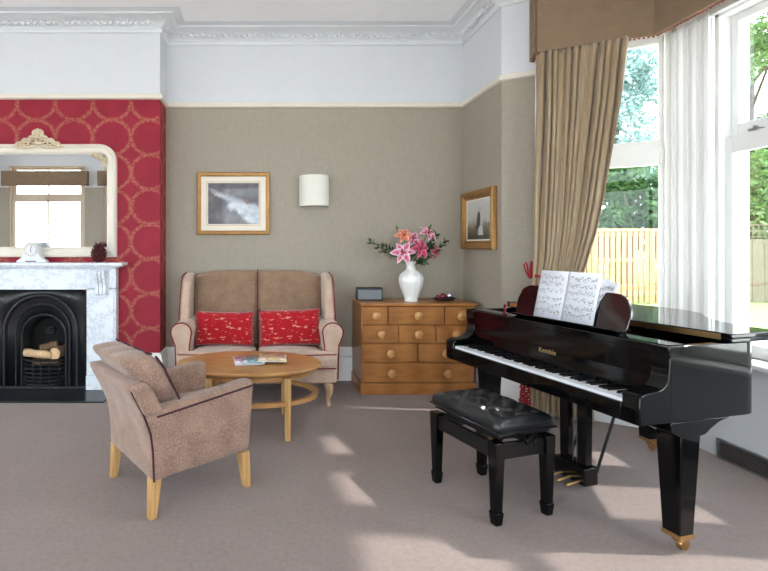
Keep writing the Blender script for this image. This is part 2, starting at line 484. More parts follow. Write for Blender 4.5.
# posts between the facets: outer stone, inner white moulded casing
def corner_post(name, pts_in, outer):
    b = B(); b.prism(outer, 0, CZ)
    return struct(b.build(name, 'stone', smooth=False))
WB = [(2.95, 3.42), (2.30, 2.83), (1.65, 2.18)]     # openings of the main facet (y)
corner_post('trim_1', None, [A(AL1), (BX, BY1), (BX, 3.42), (3.40, 3.42), (3.40, 3.86), A(AL1, .22)])
struct(B().box((BX, 2.83, WZ0), (3.38, 2.95, WZ1)).build('trim_2', 'gloss_white', bevel=.006))
struct(B().box((BX, 2.18, WZ0), (3.38, 2.30, WZ1)).build('trim_12', 'gloss_white', bevel=.006))
corner_post('trim_3', None, [(BX, 1.65), (BX, BY0), Cc(.055), Cc(.055, .22), (3.40, 1.14), (3.40, 1.65)])
# reeded casing on the room side of the post by the curtain
b = B()
P_in = [Vector(A(AL1 - .005, -.012)), Vector((BX - .014, BY1 - .008)), Vector((BX - .014, 3.40))]
for (p, q, ts) in ((P_in[0], P_in[1], (.5,)), (P_in[1], P_in[2], (.1, .3, .62))):
    for t in ts:
        c = p.lerp(q, t); b.lathe([(.011, WZ0), (.011, WZ1)], (c.x + .004, c.y, 0), 12)
b.obox(P_in[1], P_in[2], .02, WZ0, WZ1, side=-1); b.obox(P_in[0], P_in[1], .02, WZ0, WZ1, side=-1)
b.box((BX - .035, 3.405, WZ0), (BX, 3.435, WZ1)); b.box((BX - .04, 3.50, WZ0), (BX, 3.525, WZ1)); b.box((BX - .045, 3.60, WZ0), (BX, 3.63, WZ1))
struct(b.build('trim_4', 'gloss_white', smooth=True))

def sash(name, p0, p1, nrm, z0, z1, zm, setback=.07, mat='gloss_white', st=.05, mull=0):
    """double-hung window filling p0->p1; parts: frame, sashes, panes, horns, latch"""
    p0 = Vector(p0); p1 = Vector(p1); n = Vector(nrm); d = (p1 - p0); L = d.length; d.normalize()
    root = struct(bpy.data.objects.new(name, None)); COL.objects.link(root)
    root.location = (p0.x, p0.y, 0); ang = math.atan2(d.y, d.x); root.rotation_euler = (0, 0, ang)
    # local: x along, y = left of travel; outward sign
    sgn = 1 if Vector((-d.y, d.x)).dot(n) > 0 else -1
    def bx(b, x0, x1, y0, y1, za, zb):
        ya, yb = sorted((y0 * sgn, y1 * sgn)); b.box((x0, ya, za), (x1, yb, zb))
    f = B()
    for x0, x1 in ((0, .035), (L - .035, L)): bx(f, x0, x1, setback - .05, setback + .08, z0, z1)
    bx(f, 0, L, setback - .05, setback + .08, z1 - .03, z1); bx(f, 0, L, setback - .05, setback + .09, z0, z0 + .03)
    fr = f.build('window_frame', mat, root, bevel=.004)
    for (za, zb, off, nm) in ((zm - .02, z1 - .03, setback + .035, 'upper'), (z0 + .03, zm + .02, setback - .005, 'lower')):
        s = B(); a, c = .035, L - .035
        bx(s, a, a + st, off, off + .035, za, zb); bx(s, c - st, c, off, off + .035, za, zb)
        bx(s, a + st, c - st, off, off + .035, za, za + (.12 if nm == 'upper' else .08)); bx(s, a + st, c - st, off, off + .035, zb - (.055 if nm == 'upper' else .12), zb)
        if mull:
            bx(s, (a + c)/2 - .022, (a + c)/2 + .022, off, off + .035, za, zb)
        so = s.build('sash', mat, root, bevel=.005)
        g = B(); bx(g, a + st - .004, c - st + .004, off + .015, off + .019, za + .03, zb - .03); g.build('pane', 'window_glass', so, smooth=False)
    h = B(); x = L * .5; bx(h, x - .03, x + .03, setback - .02, setback + .03, zm + .018, zm + .034)
    yy = (setback) * sgn; h.ball((x, yy, zm + .045), .014, 10, 6); h.build('latch', 'steel', root)
    h = B()
    for x in (.22 * L, .78 * L): h.tube([(x + .02*math.cos(q), (setback - .02) * sgn, z0 + .10 + .02*math.sin(q)) for q in [PI*k/6 for k in range(7)]], .004, 6)
    h.build('sash_lift', 'steel', root)
    return root
sash('window_1', A(AL0), A(AL1), AN, WZ0, WZ1 + .06, 2.14, st=.03)
sash('window_2', (BX, 3.42), (BX, 2.95), (1, 0), WZ0, WZ1, 2.14)
sash('window_3', (BX, 2.83), (BX, 2.30), (1, 0), WZ0, WZ1, 2.14)
sash('window_8', (BX, 2.18), (BX, 1.65), (1, 0), WZ0, WZ1, 2.14)
sash('window_4', Cc(.055), Cc(.84), CN, WZ0, WZ1, 2.09)
# sills
struct(B().box((3.0, BY0, WZ0 - .005), (BX + .06, BY1 - .02, WZ0 + .03)).build('trim_5', 'gloss_white', bevel=.008))
struct(B().prism(fac(A, AL0 - .03, AL1, -.06, .06), WZ0 - .005, WZ0 + .03).build('trim_6', 'gloss_white', bevel=.008))
struct(B().prism(fac(Cc, .055, .87, -.06, .06), WZ0 - .005, WZ0 + .03).build('trim_7', 'gloss_white', bevel=.008))
# curtain-side architrave of window 1
struct(B().prism(fac(A, AL0 - .1, AL0, -.03, 0), 0.36, WZ1 + .1).build('trim_8', 'gloss_white', bevel=.008))
# apron of the pelmet heads: frieze boards above the windows
struct(B().box((BX - .03, BY0, WZ1 - .02), (BX, BY1 - .02, WZ1 + .12)).build('trim_9', 'gloss_white', bevel=.008))
struct(B().prism(fac(A, AL0 - .1, AL1, -.03, 0), WZ1 + .05, WZ1 + .16).build('trim_10', 'gloss_white', bevel=.008))

# rear wall: one window seen in the mirror, two unseen ones added for light
FWN = [(-6.25, -4.38), (-3.9, -1.6), (-1.15, 1.15)]
b = B(); xs = [LW] + [x for w in FWN for x in w] + [RW + .15]
pr = [(rect(xs[i], FW - .2, xs[i+1], FW), 0, CZ) for i in range(0, len(xs), 2)]
for x0, x1 in FWN: pr += [(rect(x0, FW - .2, x1, FW), 0, .6), (rect(x0, FW - .2, x1, FW), 3.4, CZ)]
two_tone('wall_front', 0, pr)
for i, (x0, x1) in enumerate(FWN):
    sash('window_%d' % (5 + i), (x1, FW), (x0, FW), (0, -1), .6, 3.4, 2.62, mat='cream_wood', st=.10, mull=1)
    q = thing('pelmet', ('brown linen pelmet hung across the tall rear window mirrored over the mantel', 'brown linen pelmet across the middle rear window behind the armchair', 'brown linen pelmet across the rear window opposite the settee')[i], 'pelmet', ((x0 + x1)/2, FW + .032, 2.9))
    hw = (x1 - x0)/2 + .12; b = B(); b.box((-hw, .10, 0), (hw, .125, .36)); b.box((-hw, 0, 0), (-hw + .025, .10, .36)); b.box((hw - .025, 0, 0), (hw, .10, .36)); b.build('pelmet_board', 'pelmet_fabric', q, bevel=.004)
    b = B()
    for k in range(60): b.ball((-hw + 2*hw*(k + .5)/60, .13, 0), .012, 6, 5)
    b.build('braid_edge', 'braid', q)

for i, (y0, y1) in enumerate(LWN_ADDED):  # added left-wall windows, out of view, letting in extra fill daylight
    sash('window_%d' % (9 + i), (LW, y0), (LW, y1), (-1, 0), .6, 2.82, 2.0, mat='gloss_white')
# cornices, rails, baseboards: profiles swept along wall lines
def sweep_profile(name, paths, prof, mat, closed=False):
    """paths: polylines with the room on the LEFT of travel; prof: (offset into the room, z)"""
    b = B()
    for path in paths:
        P = [Vector(p) for p in path]; rings = []
        for i, p in enumerate(P):
            d0 = (P[i] - P[i-1]).normalized() if i else None; d1 = (P[i+1] - P[i]).normalized() if i < len(P) - 1 else None
            if d0 is None: d0 = d1
            if d1 is None: d1 = d0
            n0 = Vector((-d0.y, d0.x)); n1 = Vector((-d1.y, d1.x)); m = (n0 + n1)
            m = m / max(0.2, m.dot(n0))
            rings.append([(p.x + m.x * o, p.y + m.y * o, z) for o, z in prof])
        b.loft(rings)
    return struct(b.build(name, mat, smooth=True, angle=35))
# travel with the room on the left: right side going back -> left
ROOM = [(RW, FW), (RW, .663), (BX, 1.30), (BX, BY1), A(0), (RW, BW), (CR, BW), (CR, CH), (CL, CH), (CL, BW), (LW, BW), (LW, FW)]
LOOP = ROOM
e = .001
corn = [(-.0, 3.52), (.022, 3.52), (.028, 3.545), (.012, 3.56), (.02, 3.575), (.085, 3.628), (.10, 3.63), (.12, 3.645), (.155, 3.65), (.165, 3.662), (.235, CZ - e), (0, CZ - e)]
sweep_profile('cornice', [LOOP], corn, 'white_paint')
rail = [(0, 2.862), (.012, 2.862), (.028, 2.872), (.03, 2.885), (.02, 2.895), (.022, 2.912), (.012, 2.92), (0, 2.92)]
sweep_profile('trim_11', [[(RW, FW), (RW, .663), Cc(.86)], [A(.36), A(0), (RW, BW), (CR, BW), (CR, CH), (CL, CH), (CL, BW), (LW, BW), (LW, FW)]], rail, 'cream_rail')
skirt = [(0, 0), (.032, 0), (.032, .22), (.024, .235), (.024, .25), (.03, .258), (.03, .275), (.02, .29), (.018, .318), (.01, .338), (0, .35)]
sweep_profile('baseboard_back', [[A(1.1), A(0), (RW, BW), (CR, BW), (CR, CH), (-1.42, CH)]], skirt, 'gloss_white')
sweep_profile('baseboard_left', [[(-2.91, CH), (CL, CH), (CL, BW), (LW, BW), (LW, FW)]], skirt, 'gloss_white')
sweep_profile('baseboard_front', [[(LW, FW), (RW, FW), (RW, .663), Cc(.1)]], skirt, 'gloss_white')
# leaf relief of the cornice frieze
def frieze(paths):
    b = B()
    for p, q in paths:
        p = Vector(p); q = Vector(q); d = (q - p); L = d.length; d.normalize(); n = Vector((-d.y, d.x))
        k = int(L / .062)
        for i in range(k):
            s = (i + .5) / k * L; ph = i % 3
            for (ds, o, z, r, sx) in ((0, .05, 3.600, .026, (1.2, .6, .8)), (.02, .065, 3.617, .016, (.6, .7, 1)), (-.022, .035, 3.585, .018, (1.3, .6, .5))):
                s2 = s + ds + random.uniform(-.006, .006); c = p + d * s2 + n * (o + .004)
                if s2 < .06 or s2 > L - .06: continue
                m = Matrix.Rotation(math.atan2(d.y, d.x), 4, 'Z')
                bb = B(); bb.ball((0, 0, 0), r, 7, 5, sx)
                rot = Matrix.Translation((c.x, c.y, z)) @ m @ Matrix.Rotation((-.7, .6, .1)[ph], 4, 'Y')
                bmesh.ops.transform(bb.bm, matrix=rot, verts=bb.bm.verts[:])
                mp = {v: b.bm.verts.new(v.co) for v in bb.bm.verts}
                for f in bb.bm.faces: b.face([mp[v] for v in f.verts])
                bb.bm.free()
    return b
o = struct(frieze([(A(1.0), A(0)), (A(0), (RW, BW)), ((RW, BW), (CR, BW)), ((CR, BW), (CR, CH)), ((CR, CH), (CL, CH))]).build('cornice_leaf_trim', 'white_paint', angle=80))

# floor grille in the plinth under the main window
g = thing('floor_grille', 'grey slatted vent grille at carpet level in white wall under window', 'vent', (3.05, 3.27, 0))
b = B(); b.box((-.02, -1.6, 0.0), (0, 0, .012)); b.box((-.02, -1.6, .118), (0, 0, .13)); b.box((-.02, -.012, .012), (0, 0, .118)); b.box((-.02, -1.6, .012), (0, -1.588, .118)); b.box((-.02, -.42, .012), (0, -.405, .118))
b.build('grille_frame', 'steel', g, bevel=.002)
b = B(); b.box((-.003, -1.58, .012), (-.001, -.012, .118)); b.build('grille_back', 'iron', g, smooth=False)
b = B()
for k in range(7): z = .022 + k * .0145; b.box((-.014, -1.585, z), (-.004, -.012, z + .006))
b.build('slats', 'steel', g, smooth=False)

# ------------------------------------------------------------------ pelmet and curtain
PL = [Vector((2.32, 4.20)), Vector((2.245, 4.005)), Vector((2.955, 3.675)), Vector((2.965, 1.35)), Vector((2.23, .98)), Vector((2.30, .86))]
pel = thing('pelmet', 'brown linen box pelmet with red braid edge wrapping the bay window head', 'pelmet', (0, 0, 0))
b = B()
for p, q in zip(PL, PL[1:]): b.obox(p, q, .025, 2.985, 3.51, side=1)
b.build('pelmet_board', 'pelmet_fabric', pel, bevel=.004)
b = B()
for p, q in zip(PL, PL[1:]):
    n = max(2, int((q - p).length / .028))
    for k in range(n):
        c = p.lerp(q, (k + .5) / n); d = (q - p).normalized(); nn = Vector((d.y, -d.x))
        c2 = c - nn * .004
        b.ball((c2.x, c2.y, 2.985), .011, 6, 5, (1.1, 1.1, .9))
b.build('braid_edge', 'braid', pel)

cu = thing('curtain', 'full length taupe silk curtain gathered back beside the bay window', 'curtain', (0, 0, 0))
def edge_pts(z):
    # distance along a line parallel to the canted facet: (left, right)
    tb = [(0.03, .235, .66), (.30, .235, .655), (.8, .235, .63), (1.15, .255, .60), (1.35, .265, .65), (1.5, .262, .69), (1.76, .262, .736), (2.15, .265, .786), (2.54, .268, .835), (3.0, .268, .88)]
    for (z0, a0, b0), (z1, a1, b1) in zip(tb, tb[1:]):
        if z <= z1:
            t = (z - z0) / (z1 - z0); t = max(0, t); return a0 + (a1 - a0)*t, b0 + (b1 - b0)*t
    return tb[-1][1:]
def curtain_mesh():
    b = B(); nz, ns = 60, 150
    rows = []
    for j in range(nz + 1):
        z = .03 + (2.985 - .03) * j / nz; l, r = edge_pts(z); row = []
        for i in range(ns + 1):
            s = i / ns; w = s + .018 * math.sin(9 * s + 1.3 * z) + .01 * math.sin(23 * s)
            ph = 2 * PI * 12 * w + .35 * math.sin(1.1 * z + 4 * s)
            amp = .052 + .02 * math.sin(5.1 * s + 2) 
            amp *= (0.75 if z > 2.75 else 1.0)
            o = -.175 + amp * math.sin(ph) + .014 * math.sin(2.3 * ph + z * 1.4)
            t = l + (r - l) * s + .012 * math.cos(ph)
            x, y = A(t, o); row.append((x, y, z))
        rows.append(row)
    b.loft(rows, closed=False, cap=False)
    return b
curtain_mesh().build('drape', 'curtain_silk', cu, angle=180, solid=.004)
b = B()
for k in range(48):
    z = .05 + k * .0215; l, r = edge_pts(z)
    for j in range(4):
        p = A(l + .02 - .022 * j, -.20 - .008 * j); q = A(l - .005 - .022*j + random.uniform(-.01, .01), -.22)
        b.tube([(p[0], p[1], z), ((p[0]+q[0])/2, (p[1]+q[1])/2, z - .006), (q[0], q[1], z - .03)], .008, 5)
b.build('red_fringe', 'red_cord', cu)
tb = thing('curtain_tieback', 'twisted red rope tieback looped round the gathered taupe curtain', 'tieback', (0, 0, 0))
b = B(); l, r = edge_pts(1.13); pts = []
for k in range(40):
    a = 2 * PI * k / 40; t = (l + r)/2 + ((r - l)/2 + .03) * math.cos(a); o = -.175 + .10 * math.sin(a); x, y = A(t, o)
    pts.append((x, y, 1.13 - .02 * math.sin(a) - .03 * math.cos(a)))
for ph in (0, PI):
    b.tube([(p[0], p[1] , p[2] + .006 * math.sin(k * 1.6 + ph)) for k, p in enumerate(pts)], .008, 6, closed=True)
b.build('rope', 'red_cord', tb)
b = B(); x, y = A(l - .03, -.20)
b.tube([(x + .01, y, 1.14), (x - .03, y - .01, 1.20), (x - .045, y - .01, 1.255), (x - .03, y - .012, 1.272), (x - .02, y - .012, 1.25), (x - .01, y - .01, 1.19), (x + .01, y, 1.15)], .0065, 6)
b.tube([(x + .012, y - .01, 1.14), (x, y - .02, 1.22), (x + .012, y - .02, 1.285), (x + .022, y - .02, 1.27), (x + .018, y - .01, 1.2), (x + .02, y, 1.14)], .0065, 6)
b.build('rope_loop', 'red_cord', tb)

# ------------------------------------------------------------------ fireplace
fp = thing('fireplace_surround', 'white veined marble fireplace surround with moulded mantel shelf', 'fireplace', (FX, CH, 0))
D = -.09
for sx in (-1, 1):
    b = B(); x0, x1 = sorted((sx * .455, sx * .743)); b.box((x0, D, .012), (x1, -.002, 1.0))
    b.box((x0 + .02, D - .012, .16), (x1 - .02, D + .005, .93)); b.box((x0 - .0, D - .02, .012), (x1 + .0, D + .01, .15))
    b.build('jamb', 'marble', fp, bevel=.004)
    c = sx * .605; b = B()
    for k in (-1, 0, 1):
        prof = [(D - .005, 1.17), (D - .085, 1.17), (D - .09, 1.13), (D - .075, 1.09), (D - .045, 1.05), (D - .04, 1.0), (D - .05, .965), (D - .045, .94), (D - .02, .93), (D - .005, .94)]
        b.prism(prof, c + k * .036 - .015, c + k * .036 + .015, axis='x')
    b.box((c - .06, D - .03, 0.91), (c + .06, D + .005, .932)); b.box((c - .065, D - .012, .94), (c + .065, D + .005, 1.18))
    b.build('corbel', 'marble', fp, bevel=.004)
b = B(); b.box((-.743, D, .985), (.743, -.002, 1.19)); b.build('frieze_panel', 'marble', fp, bevel=.003)
b = B(); b.box((-.75, D - .03, 1.185), (.75, -.002, 1.205)); b.box((-.80, D - .085, 1.205), (.80, -.002, 1.222)); b.box((-.835, D - .12, 1.222), (.835, -.002, 1.25))
b.build('mantel_shelf', 'marble', fp, bevel=.006)

fi = thing('cast_iron_fireplace_insert', 'black cast iron arched fireplace insert inside white marble surround', 'fireplace insert', (FX, CH, 0))
def arch(r, zs, z0, y, n=24):
    return [(r, y, z0)] + [(r * math.cos(PI * k / n), y, zs + r * math.sin(PI * k / n)) for k in range(n + 1)] + [(-r, y, z0)]
Y0 = -.065; ZS = .569; RO, RI = .353, .216; FB = .17
n = 24
outer = [(.4545, Y0, .014)]
for k in range(n + 1):
    a = PI * k / n; c, s = math.cos(a), math.sin(a); m = min((.4545) / max(abs(c), 1e-6), (.983 - ZS) / max(s, 1e-6)); outer.append((m * c, Y0, ZS + m * s))
outer.append((-.4545, Y0, .014))
b = B(); b.loft([outer, arch(RO, ZS, .014, Y0)], closed=False, cap=False)
b.loft([arch(RO, ZS, .014, Y0), arch(RO - .012, ZS, .014, Y0 + .03), arch(RI + .055, ZS, .014, Y0 + .06), arch(RI, ZS - .06, .014, Y0 + .075)], closed=False, cap=False)
b.build('face_plate', 'iron', fi, angle=30, solid=.004)
b = B(); b.tube(arch(RO + .004, ZS, .014, Y0 - .002), .014, 8); b.build('arch_moulding', 'iron', fi)
b = B(); b.tube(arch(RI + .05, ZS, .014, Y0 + .045), .011, 8); b.build('arch_moulding', 'iron', fi)
b = B(); b.tube(arch(RI + .004, ZS - .06, .014, Y0 + .068), .013, 8); b.build('arch_moulding', 'iron', fi)
b = B(); b.loft([arch(RI, ZS - .06, .014, Y0 + .075), arch(RI - .03, ZS - .08, .014, FB)], closed=False, cap=False)
back = arch(RI - .03, ZS - .08, .014, FB); b.face(b.verts(back)); b.build('firebox', 'soot', fi, solid=.003)
b = B(); b.box((-.45, Y0 - .02, .014), (.45, Y0 + .0, .04)); b.build('base_rail', 'iron', fi, bevel=.004)
b = B()                      # small raised flower on the fireback
for k in range(6): b.ball((.035 * math.cos(k*PI/3), FB - .012, .55 + .035 * math.sin(k*PI/3)), .022, 8, 6)
b.ball((0, FB - .018, .55), .022, 8, 6); b.build('fireback_boss', 'iron', fi)
bas = thing('fire_basket', 'black iron fire basket with curved front bars holding logs', 'fire basket', (FX, CH, 0))
def bowbar(z, r, w=.20, bulge=.075):
    pts = [( -w + 2*w*k/16, Y0 + .07 - bulge * math.sin(PI*k/16)**.7 - .0, z) for k in range(17)]
    return B().tube(pts, r, 6)
for z, r in ((.05, .012), (.085, .012), (.12, .013), (.16, .010), (.205, .010), (.245, .010), (.285, .013)):
    bowbar(z, r).build('bar', 'iron', bas)
b = B()
for k in range(5):
    t = (k + .5) / 5; x = -.2 + .4 * t; y = Y0 + .07 - .075 * math.sin(PI*t)**.7; b.tube([(x, y, .014), (x, y, .285)], .006, 6)
b.build('uprights', 'iron', bas)
b = B(); b.box((-.18, Y0 + .03, .19), (.18, FB - .04, .205)); b.build('grate_floor', 'iron', bas)
struct(B().box((-2.93, 4.395, 0), (-1.42, CH + .215, .012)).build('hearth_floor', 'slate', bevel=.003))
def log(name, c, L, r, ang, tilt, label):
    g = thing(name, label, 'log', c, ang, 'logs on the fire basket')
    pts = [(-L/2 + L*k/6, .006 * math.sin(k*1.7), tilt * (-L/2 + L*k/6)) for k in range(7)]
    B().tube(pts, [r * (1 + .06 * math.sin(k * 2.1)) for k in range(7)], 12, cap=False).build('bark', 'log_cut' if name == 'split_log' else 'log_bark', g)
    for s in (0, -1):
        b = B(); p = pts[s]; ring = [(p[0], p[1] + r*1.0*math.cos(2*PI*k/12), p[2] + r*1.0*math.sin(2*PI*k/12)) for k in range(12)]
        b.face(b.verts(ring)); b.build('cut_end', 'log_cut', g)
    return g
log('split_log', (-2.225, CH + .02, .335), .29, .040, -.10, -.08, 'pale split log lying across the front of the fire basket')
log('log', (-2.035, CH + .06, .345), .16, .060, PI/2 - .2, 0, 'round log showing its sawn end at the basket side')
log('log', (-2.16, CH + .105, .392), .16, .040, .5, .2, 'bark covered log behind the pale split log')
log('log', (-2.165, CH + .05, .245), .26, .036, .1, 0, 'dark log low inside the iron basket beneath the others')

# mantel things
ck = thing('mantel_clock', 'small white mantel clock with round dial on marble shelf', 'clock', (-2.22, 4.745, 1.25))
prof = [(-.14, 0), (.14, 0), (.14, .018), (.118, .03), (.10, .042), (.085, .07), (.072, .10)] + [(.072 * math.cos(a), .125 + .075 * math.sin(a)) for a in [PI * k / 14 for k in range(15)]] + [(-.072, .10), (-.085, .07), (-.10, .042), (-.118, .03), (-.14, .018)]
B().prism(prof, -.04, .04, axis='y').build('case', 'white_paint', ck, bevel=.005, angle=35)
b = B(); b.lathe([(.058, -.046), (.058, -.04)], (0, 0, .125), 28, axis='y'); b.build('dial', 'paper', ck)
b = B(); b.tube([(.06 * math.cos(2*PI*k/28), -.045, .125 + .06 * math.sin(2*PI*k/28)) for k in range(28)], .005, 6, closed=True); b.build('dial_rim', 'gilt_pale', ck)
b = B()
for k in range(12):
    a = PI * k / 6; b.tube([(.044*math.sin(a), -.0475, .125 + .044*math.cos(a)), (.052*math.sin(a), -.0475, .125 + .052*math.cos(a))], .0018, 4)
b.build('hour_marks', 'ink', ck)
for a, L in ((.35, .042), (2.9, .028)):
    B().tube([(0, -.049, .125), (L * math.sin(a), -.049, .125 + L * math.cos(a))], .0025, 5).build('hand', 'ink', ck)
B().box((-.052, -.043, .008), (.052, -.039, .018)).build('name_plate', 'dark_plastic', ck)

b = B(); 
for k in range(84):
    f = k / 83; z = .012 + .155 * f; r = .055 * math.sin(PI * (.22 + .70 * f)) + .004; a = k * 2.39996
    m = Matrix.Translation((r * math.cos(a), r * math.sin(a), z)) @ Matrix.Rotation(a, 4, 'Z') @ Matrix.Rotation(-.6, 4, 'Y')
    bb = B(); bb.ball((.006, 0, .003), .019, 7, 5, (1.1, .8, .34)); bmesh.ops.transform(bb.bm, matrix=m, verts=bb.bm.verts[:])
    mp = {v: b.bm.verts.new(v.co) for v in bb.bm.verts}
    for f_ in bb.bm.faces: b.face([mp[v] for v in f_.verts])
    bb.bm.free()
b.lathe([(.03, .0), (.05, .03), (.052, .08), (.035, .14), (.008, .17)], (0, 0, 0), 12)
for k in range(5):
    a = k * 1.3; b.tube([(0, 0, .15), (.02*math.cos(a), .02*math.sin(a), .18), (.045*math.cos(a), .045*math.sin(a), .195 + .008*(k % 2))], [.006, .005, .002], 5)
o = b.build('pine_cone', 'cone_red', angle=80); o.location = (-1.58, 4.745, 1.25); tag(o, 'dark red pine cone ornament standing at the end of the mantel shelf', 'ornament')

# overmantel mirror
mi = thing('overmantel_mirror', 'large cream framed overmantel mirror with gilt crest on red wallpaper', 'mirror', (-2.2, CH, 1.30))
HW, HH, RC = .765, 1.115, .17
def mpath(d, y):
    w, t, r = HW - d, HH - d, max(.012, RC - d); pts = [(-w, y, d), (w, y, d)]
    for k in range(11): a = PI/2 * k / 10; pts.append((w - r + r*math.cos(a), y, t - r + r*math.sin(a)))
    for k in range(11): a = PI/2 + PI/2 * k / 10; pts.append((-w + r + r*math.cos(a), y, t - r + r*math.sin(a)))
    return pts
rings = [mpath(d, -y) for d, y in ((0, .002), (0, .03), (.008, .045), (.022, .05), (.034, .042), (.04, .03), (.055, .032), (.07, .04), (.082, .036), (.092, .02), (.1, .012), (.1, .002))]
b = B(); b.loft(rings, cap=False); b.build('frame', 'mirror_frame', mi, angle=50)
b = B(); b.face(b.verts(mpath(.095, -.012)[::-1])); b.build('glass', 'mirror_glass', mi, smooth=False)
def scroll(b, cx, cz, s, flip, y=-.05, r0=.014, turns=1.6):
    pts = []; rr = []
    for k in range(28):
        t = k / 27; a = t * turns * 2 * PI; q = s * (1 - .82 * t); pts.append((cx + flip * q * math.cos(a), y - .008 * t, cz + q * math.sin(a))); rr.append(r0 * (1 - .4 * t))
    b.tube(pts, rr, 6)
b = B()
for f in (-1, 1):
    scroll(b, f * .05, 1.15, .045, f); scroll(b, f * .12, 1.125, .04, f); scroll(b, f * .185, 1.10, .03, f); scroll(b, f * .025, 1.215, .032, -f)
    for k in range(7): b.ball((f * (.06 + .025 * k), -.055, 1.155 - .011 * k + .012 * (k % 2)), .016, 8, 6, (1.3, .7, .8))
    b.tube([(f * .03, -.045, 1.085), (f * .12, -.05, 1.08), (f * .22, -.045, 1.085), (f * .255, -.045, 1.092)], [.014, .016, .012, .004], 6)
for k in range(7): a = PI * k / 6; b.ball((.04 * math.cos(a), -.055, 1.195 + .05 * math.sin(a)), .019, 8, 6, (.8, .6, 1.2))
b.ball((0, -.06, 1.18), .028, 10, 8); b.ball((0, -.055, 1.12), .03, 10, 8, (1.4, .6, .8))
b.build('crest', 'gilt_pale', mi)
for f in (-1, 1):
    b = B(); scroll(b, f * .60, .985, .035, f, -.045, .009); scroll(b, f * .645, .95, .03, -f, -.045, .009); scroll(b, f*.545, 1.0, .026, -f, -.045, .008); scroll(b, f*.65, .90, .022, f, -.045, .007)
    for k in range(4): b.ball((f * (.56 + .03 * k), -.042, 1.0 - .025 * k), .012, 8, 6, (1.3, .7, .8))
    b.build('corner_scroll', 'gilt_pale', mi)
    
# ------------------------------------------------------------------ pictures and wall lamp
def frame_mesh(w, h, prof):
    def ring(d, y): return [(-w/2 + d, y, -h/2 + d), (w/2 - d, y, -h/2 + d), (w/2 - d, y, h/2 - d), (-w/2 + d, y, h/2 - d)]
    return B().loft([ring(d, -y) for d, y in prof], cap=False)
p1 = thing('framed_picture', 'gilt framed print with pale reclining drapery on the taupe wall over settee', 'picture', (-.30, BW, 1.856))
frame_mesh(.765, .655, [(0, .001), (0, .028), (.01, .034), (.03, .03), (.044, .02), (.044, .004)]).build('frame', 'gilt', p1, angle=25)
b = B(); b.box((-.345, -.016, -.29), (.345, -.002, .29)); b.build('mount', 'mat_board', p1, smooth=False)
frame_mesh(.56, .46, [(0, .0175), (.004, .0175)]).build('mount_line', 'gilt', p1)
b = B(); b.box((-.265, -.0185, -.215), (.265, -.015, .215)); b.build('print', 'canvas_interior', p1, smooth=False)
def blob(pts, y, amp=0.0): b = B(); b.face(b.verts([(x, y, z) for x, z in pts][::1])); return b
p2 = thing('framed_picture', 'small gilt framed painting of a figure outdoors on the return wall by corner', 'picture', (RW, 4.765, 1.665), -PI/2)
frame_mesh(.70, .575, [(0, .001), (0, .04), (.012, .05), (.04, .045), (.06, .03), (.075, .028), (.085, .016), (.085, .004)]).build('frame', 'gilt', p2, angle=25)
b = B(); b.box((-.27, -.018, -.21), (.27, -.002, .21)); b.build('slip', 'mat_board', p2, smooth=False)
b = B(); b.box((-.245, -.020, -.19), (.245, -.016, .19)); b.build('canvas', 'canvas_sky', p2, smooth=False)
blob([(.01, .08), (.05, .09), (.08, .06), (.10, -.02), (.11, -.15), (.0, -.15), (.005, -.05), (-.01, .02)], -.021).build('painted_figure', 'canvas_pale', p2, smooth=False)
blob([(.0, .07), (.04, .08), (.06, .02), (.05, -.05), (.0, -.1), (-.04, -.12), (-.03, -.02)], -.0215).build('painted_jacket', 'paint_dark', p2, smooth=False)
blob([(.035, .12), (.06, .115), (.06, .085), (.035, .085)], -.0215).build('painted_head', 'paint_skin', p2, smooth=False)
blob([(-.16, -.1), (-.1, -.09), (-.08, -.14), (-.17, -.15)], -.021).build('painted_bush', 'paint_brown', p2, smooth=False)

la = thing('wall_lamp', 'white half drum wall lamp shade on taupe wall beside gilt print', 'wall lamp', (.545, BW, 1.985))
b = B(); R = .153
for y0 in (0,):
    rings = []
    for z in (-.158, -.15, .15, .158):
        rings.append([(R * math.cos(a), -.02 - (R - .02) * math.sin(a), z) for a in [PI * k / 24 for k in range(25)]])
    b.loft(rings, closed=False, cap=False)
b.build('lamp_shade', 'lampshade', la, solid=.005)
for z in (-.156, .156):
    B().tube([(R * math.cos(a), -.02 - (R - .02) * math.sin(a), z) for a in [PI * k / 24 for k in range(25)]], .004, 6).build('shade_rim', 'lampshade', la)
b = B(); b.box((-.05, -.02, -.08), (.05, 0, .08)); b.tube([(0, -.01, 0), (0, -.06, 0), (0, -.06, .05)], .012, 8); b.build('bracket', 'brass', la)
b = B(); b.lathe([(.012, .04), (.03, .08), (.028, .105), (.005, .125)], (0, -.06, 0), 14); b.build('bulb', 'porcelain', la)
for sx in (-1, 1): B().box((sx * .135 - .02, -.022, -.004), (sx * .135 + .02, 0, .004)).build('shade_arm', 'brass', la)

